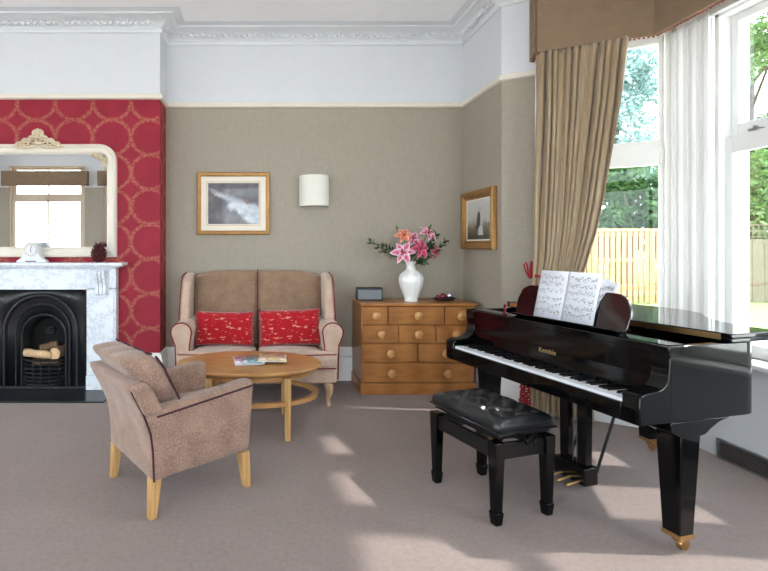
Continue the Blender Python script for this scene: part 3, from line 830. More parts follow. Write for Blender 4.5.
# ------------------------------------------------------------------ chest of drawers
CX0, CX1, CF = .945, 2.02, 4.66
ch = thing('chest_of_drawers', 'honey oak chest of drawers with round wooden knobs in the corner', 'chest of drawers', ((CX0 + CX1)/2, CF, 0))
W = (CX1 - CX0)/2
b = B(); b.box((-W, .004, .1), (-W + .022, .465, .84)); b.box((W - .022, .004, .1), (W, .465, .84)); b.box((-W, .44, .1), (W, .465, .84)); b.box((-W, .012, .1), (W, .44, .12)); b.box((-W+.02, .02, .82), (W-.02, .44, .84))
b.box((-W, .02, .1), (W, .03, .84)); b.build('carcass', 'oak_chest', ch, bevel=.003)
b = B(); b.box((-W - .012, -.02, 0), (W + .012, .465, .108)); b.build('plinth', 'oak_chest', ch, bevel=.005)
b = B(); b.box((-W - .012, -.03, .84), (W + .02, .468, .866)); b.build('top', 'oak_chest', ch, bevel=.006)
def xw(px): return (px - 262) * CF / 490 - (CX0 + CX1)/2
rows = [(.668, .834, [(362.5, 387.3, [375.6]), (388.3, 443.7, [417.2]), (444.7, 473.5, [459.7])]),
        (.492, .655, [(362.5, 398, [380.5]), (399, 435.2, [417.5]), (436.2, 473.5, [455])]),
        (.308, .479, [(362.5, 417.2, [389.8]), (418.2, 473.5, [445])]),
        (.114, .295, [(362.5, 473.5, [390.3, 446])])]
for z0, z1, ds in rows:
    for a, c, ks in ds:
        b = B(); b.box((xw(a), -.012, z0), (xw(c), .02, z1)); d = b.build('drawer', 'oak_chest', ch, bevel=.004)
        for k in ks:
            b = B(); b.lathe([(.016, .0), (.016, -.014), (.036, -.02), (.043, -.032), (.041, -.044), (.03, -.052), (.0005, -.054)][::-1], (xw(k), -.012, (z0 + z1)/2), 20, axis='y')
            b.build('knob', 'oak_knob', d)
# things on the chest
rd = thing('radio', 'small dark framed radio with grey front at the end of oak chest', 'radio', (1.075, 4.93, .866), -.03)
b = B(); b.box((-.125, -.055, 0), (.125, .055, .128)); b.build('case', 'dark_plastic', rd, bevel=.006)
b = B(); b.box((-.116, -.058, .014), (.116, -.054, .108)); b.build('speaker_grille', 'speaker_cloth', rd, bevel=.002)
for k in range(3): B().lathe([(.008, .128), (.008, .133)], (-.06 + .06 * k, 0, 0), 10).build('button', 'dark_plastic', rd)
VX, VY, VZ = 1.475, 4.85, .866
va = thing('vase', 'white fluted baluster vase holding lilies on the oak chest', 'vase', (VX, VY, VZ))
vp = [(.062, 0), (.066, .01), (.062, .02), (.075, .06), (.098, .12), (.116, .185), (.118, .225), (.105, .262), (.075, .29), (.05, .31), (.043, .335), (.047, .36), (.062, .385), (.066, .392), (.058, .39), (.040, .36), (.036, .335), (.044, .31), (.07, .285), (.09, .2), (.05, .03), (.001, .02)]
b = B(); b.lathe(vp, (0, 0, 0), 72, mod=lambda a, z: 1 + (.035 * abs(math.cos(6 * a)) * (1 if .02 < z < .3 else .2)))
b.build('body', 'porcelain', va, angle=60)
MOUTH = Vector((VX, VY, VZ + .385))
def petal(b, uvl, m, L, w, curl, mi=0):
    nu, nv = 5, 7; g = []
    for j in range(nv):
        t = j / (nv - 1); ww = w * math.sin(PI * (.12 + .86 * t) ** .85) ; row = []
        ang = curl * t; x = L * (math.sin(ang) / max(curl, .01)); z = L * (1 - math.cos(ang)) / max(curl, .01)
        for i in range(nu):
            u = i / (nu - 1) * 2 - 1
            p = Vector((L * t * math.cos(curl * t * .5), u * ww / 2, -L * t * math.sin(curl * t * .5) * .8 + .22 * abs(u) * ww + .004 * math.sin(9 * t + 3 * u)))
            row.append((b.bm.verts.new(m @ p), (i / (nu - 1), t)))
        g.append(row)
    for j in range(nv - 1):
        for i in range(nu - 1):
            q = [g[j][i], g[j][i+1], g[j+1][i+1], g[j+1][i]]
            f = b.face([v for v, _ in q])
            if f:
                for lp, (_, uv) in zip(f.loops, q): lp[uvl].uv = uv
def stem_pts(tip, k=6):
    base = Vector((VX + (tip.x - VX) * .05, VY + (tip.y - VY) * .05, VZ + .30)); pts = []
    for i in range(k + 1):
        t = i / k; p = base.lerp(tip, t); p.z += .04 * math.sin(PI * t) * (1 if tip.z < 1.42 else .3); 
        if i == 1: p = MOUTH.lerp(p, .45)
        pts.append(p)
    return pts
def lily(pos, face, size, mat, label):
    tip = Vector(pos); g = thing('lily', label, 'flower', tuple(tip), 0, 'lilies in the white vase')
    f = Vector(face).normalized(); q = f.to_track_quat('Z', 'Y').to_matrix().to_4x4()
    b = B(); uvl = b.bm.loops.layers.uv.new('UVMap')
    for k in range(6):
        m = q @ Matrix.Rotation(k * PI / 3 + (.0 if k % 2 else .06), 4, 'Z') @ Matrix.Translation((0, 0, .0 if k % 2 else .004)) @ Matrix.Rotation(-.55, 4, 'Y')
        petal(b, uvl, m, size * (1 if k % 2 else .94), size * (.58 if k % 2 else .46), 1.3)
    b.build('petals', mat, g, angle=180)
    b = B()
    for k in range(6):
        a = k * PI/3; p0 = q @ Vector((0, 0, 0)); p1 = q @ Vector((.018*math.cos(a), .018*math.sin(a), size * .5)); b.tube([p0, (p0 + p1)/2, p1], .0018, 4); b.ball(p1, .005, 6, 5, (1.4, 1, 1))
    b.build('stamens', 'anther', g)
    b = B(); b.tube([p - tip for p in stem_pts(tip - f * .015)], .0035, 6); b.build('stem', 'stem_green', g)
def w_at(px, py, y): return ((px - 262) * y / 490, y, 1.4 - (py - 247) * y / 490)
lily(w_at(403, 253, 4.74), (-.25, -1, .25), .135, 'lily_pink', 'large open pink lily with white petal edges at front of the vase')
lily(w_at(419.5, 249, 4.75), (.35, -1, .35), .12, 'lily_deep', 'deep magenta lily beside the largest pink bloom')
lily(w_at(427.5, 234, 4.86), (.4, -.8, .75), .115, 'lily_pink', 'topmost pink lily opening upwards in the vase')
lily(w_at(434, 252, 4.82), (.9, -.7, -.1), .095, 'lily_deep', 'small half hidden red pink lily low among leaves')
lily(w_at(403.5, 236, 4.80), (-.1, -1, .6), .10, 'lily_orange', 'peach orange bloom above the largest pink lily')
lily(w_at(413, 239, 4.90), (.1, -1, .5), .10, 'lily_pink', 'pale pink lily at the back centre of the bouquet')
def bud(pos, mat, label):
    tip = Vector(pos); g = thing('lily_bud', label, 'flower bud', tuple(tip), 0, 'lily buds in the white vase')
    d = (tip - MOUTH).normalized(); b = B(); b.tube([d * x for x in (-.035, -.02, 0, .02, .035)], [.004, .011, .013, .009, .002], 8); b.build('bud', mat, g)
    b = B(); b.tube([p - tip for p in stem_pts(tip - d * .03)], .003, 6); b.build('stem', 'stem_green', g)
bud(w_at(397.5, 228.5, 4.85), 'stem_green', 'closed green lily bud standing highest above the orange bloom')
bud(w_at(430, 227, 4.9), 'stem_green', 'closed green lily bud above the topmost pink lily')
def sprig(tip, nl, ls, label):
    tip = Vector(tip); g = thing('foliage_sprig', label, 'foliage', tuple(tip), 0, 'foliage in the white vase')
    pts = [p - tip for p in stem_pts(tip, 8)]; B().tube(pts, [.0035]*6 + [.0025]*2 + [.001], 6).build('stem', 'stem_green', g)
    b = B()
    for k in range(nl):
        t = .38 + .62 * k / nl; x = t * 8; i = min(7, int(x)); p = pts[i].lerp(pts[i+1], x - i); d = (pts[i+1] - pts[i]).normalized()
        a = k * 2.4 + random.uniform(-.4, .4); side = (d.orthogonal().normalized()); side = Matrix.Rotation(a, 3, d) @ side
        dr = (d * .6 + side).normalized(); nn = dr.cross(d).normalized(); L = ls * random.uniform(.7, 1.15); wv = dr.cross(nn)
        q = [p, p + dr*L*.35 + nn*L*.3, p + dr*L*.75 + nn*L*.14, p + dr*L, p + dr*L*.75 - nn*L*.14, p + dr*L*.35 - nn*L*.3]
        c = p + dr*L*.5 - Vector((0, 0, .006)); vs = b.verts(q); vc = b.bm.verts.new(c)
        for j in range(6): b.face([vs[j], vs[(j+1) % 6], vc])
    b.build('leaves', 'leaf_green', g, smooth=False)
sprig(w_at(369, 240, 4.82), 27, 0.061, 'long eucalyptus sprig reaching out over the radio')
sprig(w_at(383, 246, 4.78), 23, 0.068, 'short leafy sprig beneath the long eucalyptus sprig')
sprig(w_at(447, 241, 4.86), 23, 0.061, 'leafy sprig stretching out towards the corner picture')
sprig(w_at(437, 234, 4.92), 23, 0.061, 'upright leafy sprig behind the topmost pink lily')
sprig(w_at(424, 262, 4.72), 20, 0.068, 'leafy sprig hanging over the vase rim under the magenta lily')
sprig(w_at(432, 246, 4.95), 23, 0.068, 'bushy leafy sprig at the back of the bouquet')
sprig(w_at(409, 244, 4.98), 23, 0.068, 'leafy sprig rising through the middle of the bouquet')
di = thing('dish', 'shallow dark oval dish holding baubles on the oak chest', 'dish', (1.80, 4.84, .866))
b = B(); b.lathe([(.06, 0), (.09, .008), (.118, .03), (.122, .034), (.114, .032), (.085, .016), (.001, .012)], (0, 0, 0), 28)
bmesh.ops.transform(b.bm, matrix=Matrix.Diagonal((1, .6, 1, 1)), verts=b.bm.verts[:]); b.build('bowl', 'dark_dish', di)
for (dx, dy, r, m, nm, lb) in ((-.015, -.012, .031, 'bauble_red', 'bauble', 'dark red bauble in the oval dish'), (.05, .0, .034, 'bauble_silver', 'bauble', 'shiny silver bauble in the oval dish'), (-.06, .01, .022, 'bauble_red', 'bauble', 'smaller dull red bauble at the dish end')):
    o = B().ball((0, 0, 0), r, 16, 12).build(nm, m); o.location = (1.80 + dx, 4.84 + dy, .866 + .018 + r); tag(o, lb, 'bauble', 'baubles in the dark dish')

# ------------------------------------------------------------------ settee
so = thing('wing_settee', 'two seat winged settee in brown chenille with red piping under the print', 'sofa', (-.045, 4.27, 0))
HWs = .765
def leanback(z): return max(0, z - .45) * .16
# seat rail and plinth
b = B(); b.soft((-.70, .02, .205), (.70, .72, .34), .02, 8, warp=lambda p: (p.x, p.y - (.035 * (1 - (p.x/.66)**2) if p.y < .2 else 0), p.z)); b.build('seat_rail', 'sofa_pale', so)
for sx in (-1, 1):
    x0, x1 = sorted((sx * .008, sx * .60))
    def wseat(p, c=(x0+x1)/2, sx=sx):
        out = max(0, min(1, (sx * p.x - .40) / .2)) * max(0, min(1, (.105 - p.y) / .04))
        fwd = .04 * (1 - (p.x/.70)**2) if p.y < .25 else 0
        crown = .022 * (1 - ((p.x - c)/.3)**2) * (1 - ((p.y-.3)/.33)**2) if p.z > .43 else 0
        return (p.x + sx * .10 * out, p.y - fwd, p.z + crown - .11 * max(0, p.y - .06))
    b = B(); b.soft((x0, -.02, .335), (x1, .62, .478), .045, 16, warp=wseat)
    c = b.build('seat_cushion', 'sofa_pale', so)
    for zz in (.465, .345):
        xe = (x0 - .09, x1 - .01) if sx < 0 else (x0 + .01, x1 + .09); xs = [xe[0] + (xe[1] - xe[0]) * k / 14 for k in range(15)]
        B().tube([(x, -.02 - .04 * (1 - (x/.70)**2) + .006, zz) for x in xs], .006, 6).build('piping', 'red_piping', c)
    # back panel
    def wb(p, sx=sx):
        z = p.z; top = 1.165 - .05 * max(0, (abs(p.x) - .36) / .27) ** 2
        zz = .42 + (z - .42) * (top - .42) / (1.165 - .42)
        bul = .03 * math.sin(PI * min(1, max(0, (zz - .42) / .7))) * (1 - ((abs(p.x) - .31) / .32) ** 2)
        return (p.x, p.y + leanback(zz) - (bul if p.y < .65 else 0), zz)
    b = B(); b.soft((min(0, sx*.63), .585, .42), (max(0, sx*.63), .70, 1.165), .045, 8, warp=wb); b.build('back_panel', 'sofa_fabric', so)
    # scroll arm
    cx = sx * .672; b = B(); rings = []
    for k, (y, s) in enumerate([(.10, .96), (.108, 1), (.30, 1), (.55, 1), (.70, .95)]):
        r = []
        for j in range(22):
            a = -PI * .5 + 2 * PI * j / 22 * .84 + .25
            r.append((cx + sx * .012 + sx * (-.088 * s) * math.cos(a + 1.3), y, .635 + .088 * s * math.sin(a + 1.3)))
        low = [(cx + sx * .075, y, .52), (cx + sx * .045, y, .22), (cx - sx * .065, y, .22), (cx - sx * .072, y, .52)]
        full = []
        for j in range(17): a = -.35 + (PI + .7) * j / 16; full.append((cx + sx * (.005 + .092 * s * math.cos(a)), y, .635 + .088 * s * math.sin(a)))
        full += [(cx - sx * .07, y, .52), (cx - sx * .06, y, .22), (cx + sx * .05, y, .22), (cx + sx * .058, y, .52)]
        rings.append(full)
    b.loft(rings); ar = b.build('arm', 'sofa_pale', so, angle=50)
    B().tube([(q[0], .10, q[2]) for q in rings[1]], .0065, 6, closed=True).build('piping', 'red_piping', ar)
    # wing
    prof = [(.34, .70), (.36, .78), (.40, .90), (.44, 1.0), (.485, 1.07), (.56, 1.115), (.66, 1.13), (.80, 1.14), (.81, .98), (.76, .60), (.6, .60), (.42, .64)]
    b = B(); b.prism(prof, min(sx*.645, sx*.735), max(sx*.645, sx*.735), axis='x'); wg = b.build('wing', 'sofa_pale', so, bevel=.03, seg=4)
    B().tube([(sx * .735, y, z) for y, z in prof[:8]], .006, 6).build('piping', 'red_piping', wg)
    # legs
    b = B(); b.tube([(sx * .62, .07, .21), (sx * .635, .05, .17), (sx * .638, .045, .12), (sx * .625, .055, .06), (sx * .63, .045, .02), (sx * .635, .04, .0)], [.04, .042, .030, .02, .022, .024], 12); b.build('leg', 'leg_pale', so)
    b = B(); b.tube([(sx * .62, .66, .21), (sx * .625, .70, .1), (sx * .63, .74, 0)], [.03, .026, .02], 10); b.build('leg', 'leg_pale', so)
B().tube([(0, .585 - .018 * math.sin(PI*(z-.45)/.7) + leanback(z), z) for z in [.47 + .68 * k / 12 for k in range(13)]] + [(0, .66 + leanback(1.16), 1.168)], .006, 6).build('seam_piping', 'red_piping', so)
b = B(); b.soft((-.72, .70, .22), (.72, .775, 1.10), .02, 4, warp=lambda p: (p.x, p.y - .06 + leanback(p.z) * .9 if p.z > .3 else p.y - .06, p.z)); b.build('back_board', 'sofa_fabric', so)

def pillow(name, loc, w, h, th, rx, ry, label):
    b = B(); nx, nz = 18, 12; rows = {}
    for sd in (-1, 1):
        for i in range(nx + 1):
            for j in range(nz + 1):
                u = i / nx * 2 - 1; v = j / nz * 2 - 1
                e = (1 - abs(u) ** 2.6) * (1 - abs(v) ** 2.6); y = sd * th / 2 * max(0, e) ** .5 + .004 * noise.noise((u * 3, v * 3, sd))
                if i in (0, nx) or j in (0, nz): y = 0
                pin = 1 - .05 * (1 - u*u) if abs(v) == 1 else 1
                x = u * w/2 * (1 - .045 * (1 - v*v) * abs(u)**3); z = v * h/2 * (1 - .06 * (1 - u*u) * abs(v)**3)
                rows[(sd, i, j)] = (x, y, z)
    vm = {}
    def g(sd, i, j):
        k = (0, i, j) if (i in (0, nx) or j in (0, nz)) else (sd, i, j)
        if k not in vm: vm[k] = b.bm.verts.new(rows[(sd, i, j)])
        return vm[k]
    for sd in (-1, 1):
        for i in range(nx):
            for j in range(nz):
                b.face([g(sd, i, j), g(sd, i+1, j), g(sd, i+1, j+1), g(sd, i, j+1)])
    o = b.build(name, 'red_pattern', angle=180); o.location = loc; o.rotation_euler = (rx, ry, 0)
    tag(o, label, 'cushion', 'red cushions on the settee'); return o
pillow('scatter_cushion', (-.36, 4.695, .620), .575, .335, .12, -.17, .012, 'red scatter cushion with pale flecks on the settee seat nearer the fireplace')
pillow('scatter_cushion', (.268, 4.695, .630), .60, .355, .12, -.17, -.03, 'slightly larger tilted red flecked scatter cushion on settee seat nearer the oak chest')

# ------------------------------------------------------------------ coffee table
TX, TY, TZ = -.10, 3.83, .505
ct = thing('coffee_table', 'oval light oak coffee table with ring stretcher in front of settee', 'coffee table', (TX, TY, 0))
def ell(a, c, z, n=56): return [(a * math.cos(2*PI*k/n), c * math.sin(2*PI*k/n), z) for k in range(n)]
b = B(); b.loft([ell(.51, .34, TZ - .045), ell(.545, .375, TZ - .028), ell(.558, .388, TZ - .018), ell(.56, .39, TZ - .008), ell(.555, .385, TZ)]); b.build('tabletop', 'oak', ct, angle=25)
b = B(); b.loft([ell(.47, .30, TZ - .085), ell(.47, .30, TZ - .045)]); b.build('apron', 'oak', ct)
b = B(); n = 56
for zz in (0,):
    o0, o1, i1, i0 = ell(.54, .37, .255), ell(.54, .37, .285), ell(.50, .33, .285), ell(.50, .33, .255)
    V4 = [b.verts(q) for q in (o0, o1, i1, i0)]
    for q in range(4):
        for k in range(n): b.face([V4[q][k], V4[q][(k+1) % n], V4[(q+1) % 4][(k+1) % n], V4[(q+1) % 4][k]])
b.build('ring_stretcher', 'oak', ct, bevel=.003)
for sx in (-1, 1):
    for sy in (-1, 1):
        x, y = sx * .285, sy * .29; b = B(); h0, h1 = .021, .026
        b.hexa([(x-h0,y-h0,0),(x+h0,y-h0,0),(x+h0,y+h0,0),(x-h0,y+h0,0),(x-h1,y-h1,TZ-.05),(x+h1,y-h1,TZ-.05),(x+h1,y+h1,TZ-.05),(x-h1,y+h1,TZ-.05)]); b.build('leg', 'leg_oak', ct, bevel=.005)
def magazine(x, y, z, w, h, th, rot, mat, label):
    o = thing('magazine', label, 'magazine', (x, y, z), rot, 'magazines on the coffee table')
    B().box((-w/2, -h/2, 0), (w/2, h/2, th - .001)).build('pages', 'paper', o, bevel=.001)
    b = B()
    rows = []
    for i in range(9):
        u = i / 8; rows.append([(-w/2 + w*u, -h/2, th - .0005 + .004*math.sin(PI*u)), (-w/2 + w*u, h/2, th - .0005 + .004*math.sin(PI*u))])
    b.loft(rows, closed=False, cap=False); b.build('cover', mat, o, solid=.0008)
magazine(-.12, 3.845, TZ + .001, .20, .28, .006, .12, 'print_pink', 'pale pink covered magazine on the table, partly under the others')
magazine(-.05, 3.82, TZ + .0125, .17, .25, .005, -.15, 'print_blue', 'blue green covered magazine lying between pink and yellow ones')
magazine(.085, 3.85, TZ + .023, .22, .27, .005, -.05, 'print_yellow', 'yellow and peach covered magazine topmost on the oval table')

# ------------------------------------------------------------------ armchair
ac = thing('armchair', 'beige chenille armchair with dark piping and light oak legs', 'armchair', (-.500, 2.931, 0), math.radians(36)); ac.scale = (1, 1.07, 1)
def backx(z):   # rear face of the back
    tb = [(.19, -.305), (.35, -.312), (.45, -.325), (.55, -.362), (.65, -.412), (.73, -.448), (.84, -.475)]
    if z <= tb[0][0]: return tb[0][1]
    for (z0, a), (z1, c) in zip(tb, tb[1:]):
        if z <= z1: return a + (c - a) * (z - z0) / (z1 - z0)
    return tb[-1][1]
b = B(); b.soft((0, -.30, .195), (.10, .30, .718), .028, 12, warp=lambda p: (backx(p.z) + p.x, p.y * (1 + .03 * max(0, (p.z - .3))), p.z)); bk = b.build('back_frame', 'chair_fabric', ac)
for sy in (-1, 1):
    B().tube([(backx(z) + .012, sy * .297 * (1 + .03 * max(0, z - .3)), z) for z in [.2 + .485 * k / 14 for k in range(15)]], .0055, 6).build('piping', 'purple_piping', bk)
# back cushion, fat and buttoned
def wcush(p):
    z = p.z; f = (z - .44) / .40
    wide = 1 + (.08 if z > .6 else .08 * max(0, (z - .5)) / .1) - (.22 if z < .56 else .22 * max(0, (.66 - z) / .1) if z < .66 else 0)
    x = backx(z) + .075 + p.x
    bul = .025 * math.sin(PI * min(1, max(0, f)))
    x += bul if p.x > .12 else 0
    if z > .76: x += -.03 * (z - .76) / .08
    if p.x < .05 and z > .70: x -= .03 * min(1, (z - .70) / .08)
    dz = 0
    for by in (-.13, 0, .13):
        for bz in (.60, .745):
            d2 = ((p.y - by) ** 2 + (z - bz) ** 2) / .0022
            if p.x > .1: x -= .028 * math.exp(-d2)
    d = 0
    if z > .80:
        for by in (-.2, -.07, .07, .2): d += math.exp(-((p.y - by) / .03) ** 2)
    return (x, p.y * wide, z - .010 * d)
b = B(); b.soft((0, -.242, .44), (.17, .242, .845), .055, 22, warp=wcush); bc = b.build('back_cushion', 'chair_fabric', ac)
for sy in (-1, 1):
    pts = [(z, .0) for z in [.58 + .25 * k / 10 for k in range(11)]]
    B().tube([(backx(z) + .075 + .155 + (.02 * math.sin(PI * (z - .44) / .4)) - (.03 * (z - .76) / .08 if z > .76 else 0), sy * .257, z) for z, _ in pts], .006, 6).build('piping', 'purple_piping', bc)
B().tube([(backx(.84) + .075 + .115, -.245 + .49 * k / 12, .842 - .008 * math.sin(3 * PI * k / 12) ** 2) for k in range(13)], .006, 6).build('piping', 'purple_piping', bc)
b = B()
for by in (-.13, 0, .13):
    for bz in (.60, .745): b.ball((backx(bz) + .075 + .165, by, bz), .012, 8, 6)
b.build('buttons', 'chair_fabric', bc)
for sy in (-1, 1):
    # arm: flat outer side, rounded top, rising to the front
    def warm(p, sy=sy):
        top = .565 + (p.x + .30) / .60 * .065; z = p.z
        zb = .195 + (p.x + .30) / .6 * .02
        f = (z - .195) / (.62 - .195); zz = zb + f * (top - zb)
        xx = p.x + (.025 * f if p.x > .1 else 0) + (-.02 * f if p.x < -.2 else 0)
        return (xx, p.y + sy * .012 * f, zz)
    y0, y1 = sorted((sy * .195, sy * .30))
    b = B(); b.soft((-.30, y0, .195), (.305, y1, .62), .035, 10, warp=warm); ar = b.build('arm', 'chair_fabric', ac)
    pp = []
    for k in range(16):
        x = -.29 + .60 * k / 15; z = .565 + (x + .30)/.60 * .065 - .032; pp.append((x + .005, sy * .3135, z))
    pp.append((.331, sy * .296, .60)); 
    B().tube(pp, .0055, 6).build('piping', 'purple_piping', ar)
    # padded wing stub between arm and back
    b = B(); b.soft((-.035, min(sy*.235, sy*.325), .545), (.075, max(sy*.235, sy*.325), .71), .026, 5, warp=lambda p: (backx(p.z) + .045 + p.x, p.y, p.z)); b.build('wing_pad', 'chair_fabric', ac)
    for sx in (-1, 1):
        x, y = sx * .275, sy * .262; kx = x + (-.018 if sx < 0 else .022); b = B(); a, c = .029, .020; ky = y + sy * .006
        b.hexa([(kx-c,ky-c,0),(kx+c,ky-c,0),(kx+c,ky+c,0),(kx-c,ky+c,0),(x-a,y-a,.21),(x+a,y-a,.21),(x+a,y+a,.21),(x-a,y+a,.21)]); b.build('leg', 'leg_oak', ac, bevel=.004)
b = B(); b.soft((-.24, -.2, .215), (.30, .2, .33), .02, 6); b.build('seat_rail', 'chair_fabric', ac)
b = B(); b.soft((-.22, -.195, .325), (.32, .195, .46), .045, 8, warp=lambda p: (p.x, p.y, p.z + (.02 * (1 - (p.y/.2)**2) if p.z > .4 else 0))); b.build('seat_cushion', 'chair_fabric', ac)

# ------------------------------------------------------------------ grand piano
PU = 1.385
pn = thing('grand_piano', 'polished black baby grand piano standing in the bay window', 'piano', (1.642, 2.127, 0), math.radians(14.18))
ZB, ZT = .618, .958
def smooth_poly(pts, n=8):
    out = []; m = len(pts)
    for i in range(m - 1):
        p0 = Vector(pts[max(0, i-1)]); p1 = Vector(pts[i]); p2 = Vector(pts[i+1]); p3 = Vector(pts[min(m-1, i+2)])
        for k in range(n):
            t = k / n
            q = .5 * ((2*p1) + (p2 - p0)*t + (2*p0 - 5*p1 + 4*p2 - p3)*t*t + (3*p1 - p0 - 3*p2 + p3)*t**3); out.append((q.x, q.y))
    out.append(tuple(pts[-1])); return out
bent = smooth_poly([(.60, 0), (.66, .003), (.70, .02), (.76, .075), (.85, .19), (.98, .38), (1.10, .52), (1.24, .62), (1.34, .70), (1.40, .80), (1.425, .93), (1.425, 1.06), (1.40, 1.19), (1.34, 1.29), (1.24, 1.36), (1.12, PU), (1.05, PU)])
outline = [(.17, 0)] + bent + [(.17, PU)]
def inset(poly, d):
    out = []; n = len(poly)
    for i in range(n):
        a, p, c = Vector(poly[i-1]), Vector(poly[i]), Vector(poly[(i+1) % n])
        d0 = (p - a); d1 = (c - p)
        d0 = d0.normalized() if d0.length > 1e-6 else d1.normalized(); d1 = d1.normalized() if d1.length > 1e-6 else d0
        n0 = Vector((-d0.y, d0.x)); n1 = Vector((-d1.y, d1.x)); m = n0 + n1; m = m / max(.4, m.dot(n0)); out.append((p.x + m.x*d, p.y + m.y*d))
    return out
inn = inset(outline, .035)
b = B(); n = len(outline)
lo, hi, ih, il = [b.verts([(x, y, z) for x, y in P]) for P, z in ((outline, ZB), (outline, ZT), (inn, ZT), (inn, ZB))]
for ra, rb in ((lo, hi), (hi, ih), (ih, il), (il, lo)):
    for i in range(n): b.face([ra[i], ra[(i+1) % n], rb[(i+1) % n], rb[i]])
b.build('rim', 'black_gloss', pn, angle=30, bevel=.004)
B().prism(inset(outline, .034), ZB + .02, ZB + .06).build('bottom_board', 'black_satin', pn, smooth=False)
B().prism([(x, y) for x, y in inset(outline, .034)], ZT - .06, ZT - .045).build('iron_plate', 'mahogany_dark', pn, smooth=False, label='dark bronze tinted plate inside the open case')
# keybed, cheeks, fallboard
b = B(); b.box((.0, .02, ZB), (.20, PU - .02, .69)); b.build('keybed', 'black_gloss', pn, bevel=.004)
B().box((-.004, .085, ZB + .006), (.012, PU - .085, .702)).build('keyslip', 'black_gloss', pn, bevel=.003)
chk = [(0, ZB), (.18, ZB), (.18, ZT), (.162, ZT), (.163, .925), (.170, .90), (.172, .87), (.168, .84), (.155, .80), (.13, .775), (.095, .762), (.03, .757), (.008, .75), (0, .738)]
for y0 in (0, PU - .085):
    B().prism(chk, y0, y0 + .085, axis='y').build('cheek', 'black_gloss', pn, bevel=.006, seg=3)
b = B(); b.prism([(.163, .70), (.185, .70), (.20, .935), (.178, .935)], .085, PU - .085, axis='y'); fb = b.build('fallboard', 'black_gloss', pn, bevel=.003)
B().box((.165, .005, .925), (.30, PU - .005, ZT)).build('front_rail', 'black_gloss', pn, bevel=.004)
kw = (PU - .17 - .006) / 52; wk = None
for i in range(52):
    y = .088 + kw * i
    if wk is None: wk = B().box((.010, .0006, .692), (.165, kw - .0006, .716)).build('white_key', 'ivory', pn, bevel=.0012, seg=1); o = wk
    else: o = wk.copy(); COL.objects.link(o)
    o.location = (0, y, 0)
bkk = None
# counted from the treble end (C8 downwards)
patt = [0,1,1,0,1,1,1]      # gap above each lower white key, C B A G F E D
for i in range(1, 52):
    if (i - 1) % 7 in (0, 3): 
        if i == 1 or (i - 1) % 7 == 0 or (i - 1) % 7 == 3: continue
    y = .088 + kw * i
    if bkk is None: bkk = B().hexa([(.062,-.0055,.714),(.165,-.0055,.714),(.165,.0055,.714),(.062,.0055,.714),(.068,-.0045,.727),(.165,-.0045,.727),(.165,.0045,.727),(.068,.0045,.727)]).build('black_key', 'black_satin', pn); o = bkk
    else: o = bkk.copy(); COL.objects.link(o)
    o.location = (0, y, 0)
# gilt lettering on the fallboard
cu_ = bpy.data.curves.new('lettering', 'FONT'); cu_.body = 'Kemble'; cu_.size = .038; cu_.extrude = .0006; cu_.align_x = 'CENTER'; cu_.align_y = 'CENTER'; cu_.space_character = 1.05
tmp = bpy.data.objects.new('lettering_curve', cu_); COL.objects.link(tmp)
dg = bpy.context.evaluated_depsgraph_get(); me = bpy.data.meshes.new_from_object(tmp.evaluated_get(dg)); bpy.data.objects.remove(tmp)
me.materials.clear(); me.materials.append(M['gilt_letters'])
lo_ = bpy.data.objects.new('lettering', me); COL.objects.link(lo_); lo_.parent = fb
lo_.location = (.1695, .672, .80); lo_.rotation_euler = (math.radians(86.4), 0, -PI/2)
# lid folded back
FV = .52
lidp = [(FV, -.012), (.80, -.012), (.88, .02), (.97, .14), (1.08, .38), (1.2, .54), (1.34, .66), (1.42, .8), (1.445, .95), (1.44, 1.1), (1.41, 1.22), (1.34, 1.32), (1.24, 1.385), (1.1, PU + .012), (FV, PU + .012)]
lidp = [lidp[0]] + smooth_poly(lidp[1:14], 5) + [lidp[14]]
B().prism(lidp, ZT + .003, ZT + .022).build('lid', 'black_gloss', pn, bevel=.004)
B().prism([(FV, -.012), (.80, -.012), (.86, -.002), (.86, PU + .012), (FV, PU + .012)], ZT + .0225, ZT + .043).build('lid_flap', 'black_gloss', pn, bevel=.004)
B().box((FV - .003, .03, ZT + .010), (FV + .002, PU - .02, ZT + .037)).build('lid_hinge', 'brass', pn)
# music desk
b = B(); dk = [(.30, 0)] + smooth_poly([(.285, .02), (.28, .10), (.30, .16), (.335, .195), (.40, .207), (.66, .207), (.92, .207), (.985, .195), (1.02, .16), (1.04, .10), (1.035, .02)], 6) + [(1.02, 0)]
b.prism(dk, 0, .016, axis='x'); md = b.build('music_desk', 'mahogany_dark', pn, bevel=.004, angle=30)
md.location = (.27, 0, ZT); md.rotation_euler = (0, math.radians(14), 0)
B().box((-.045, .30, .0), (.004, 1.02, .012)).build('desk_ledge', 'black_gloss', md, bevel=.003)
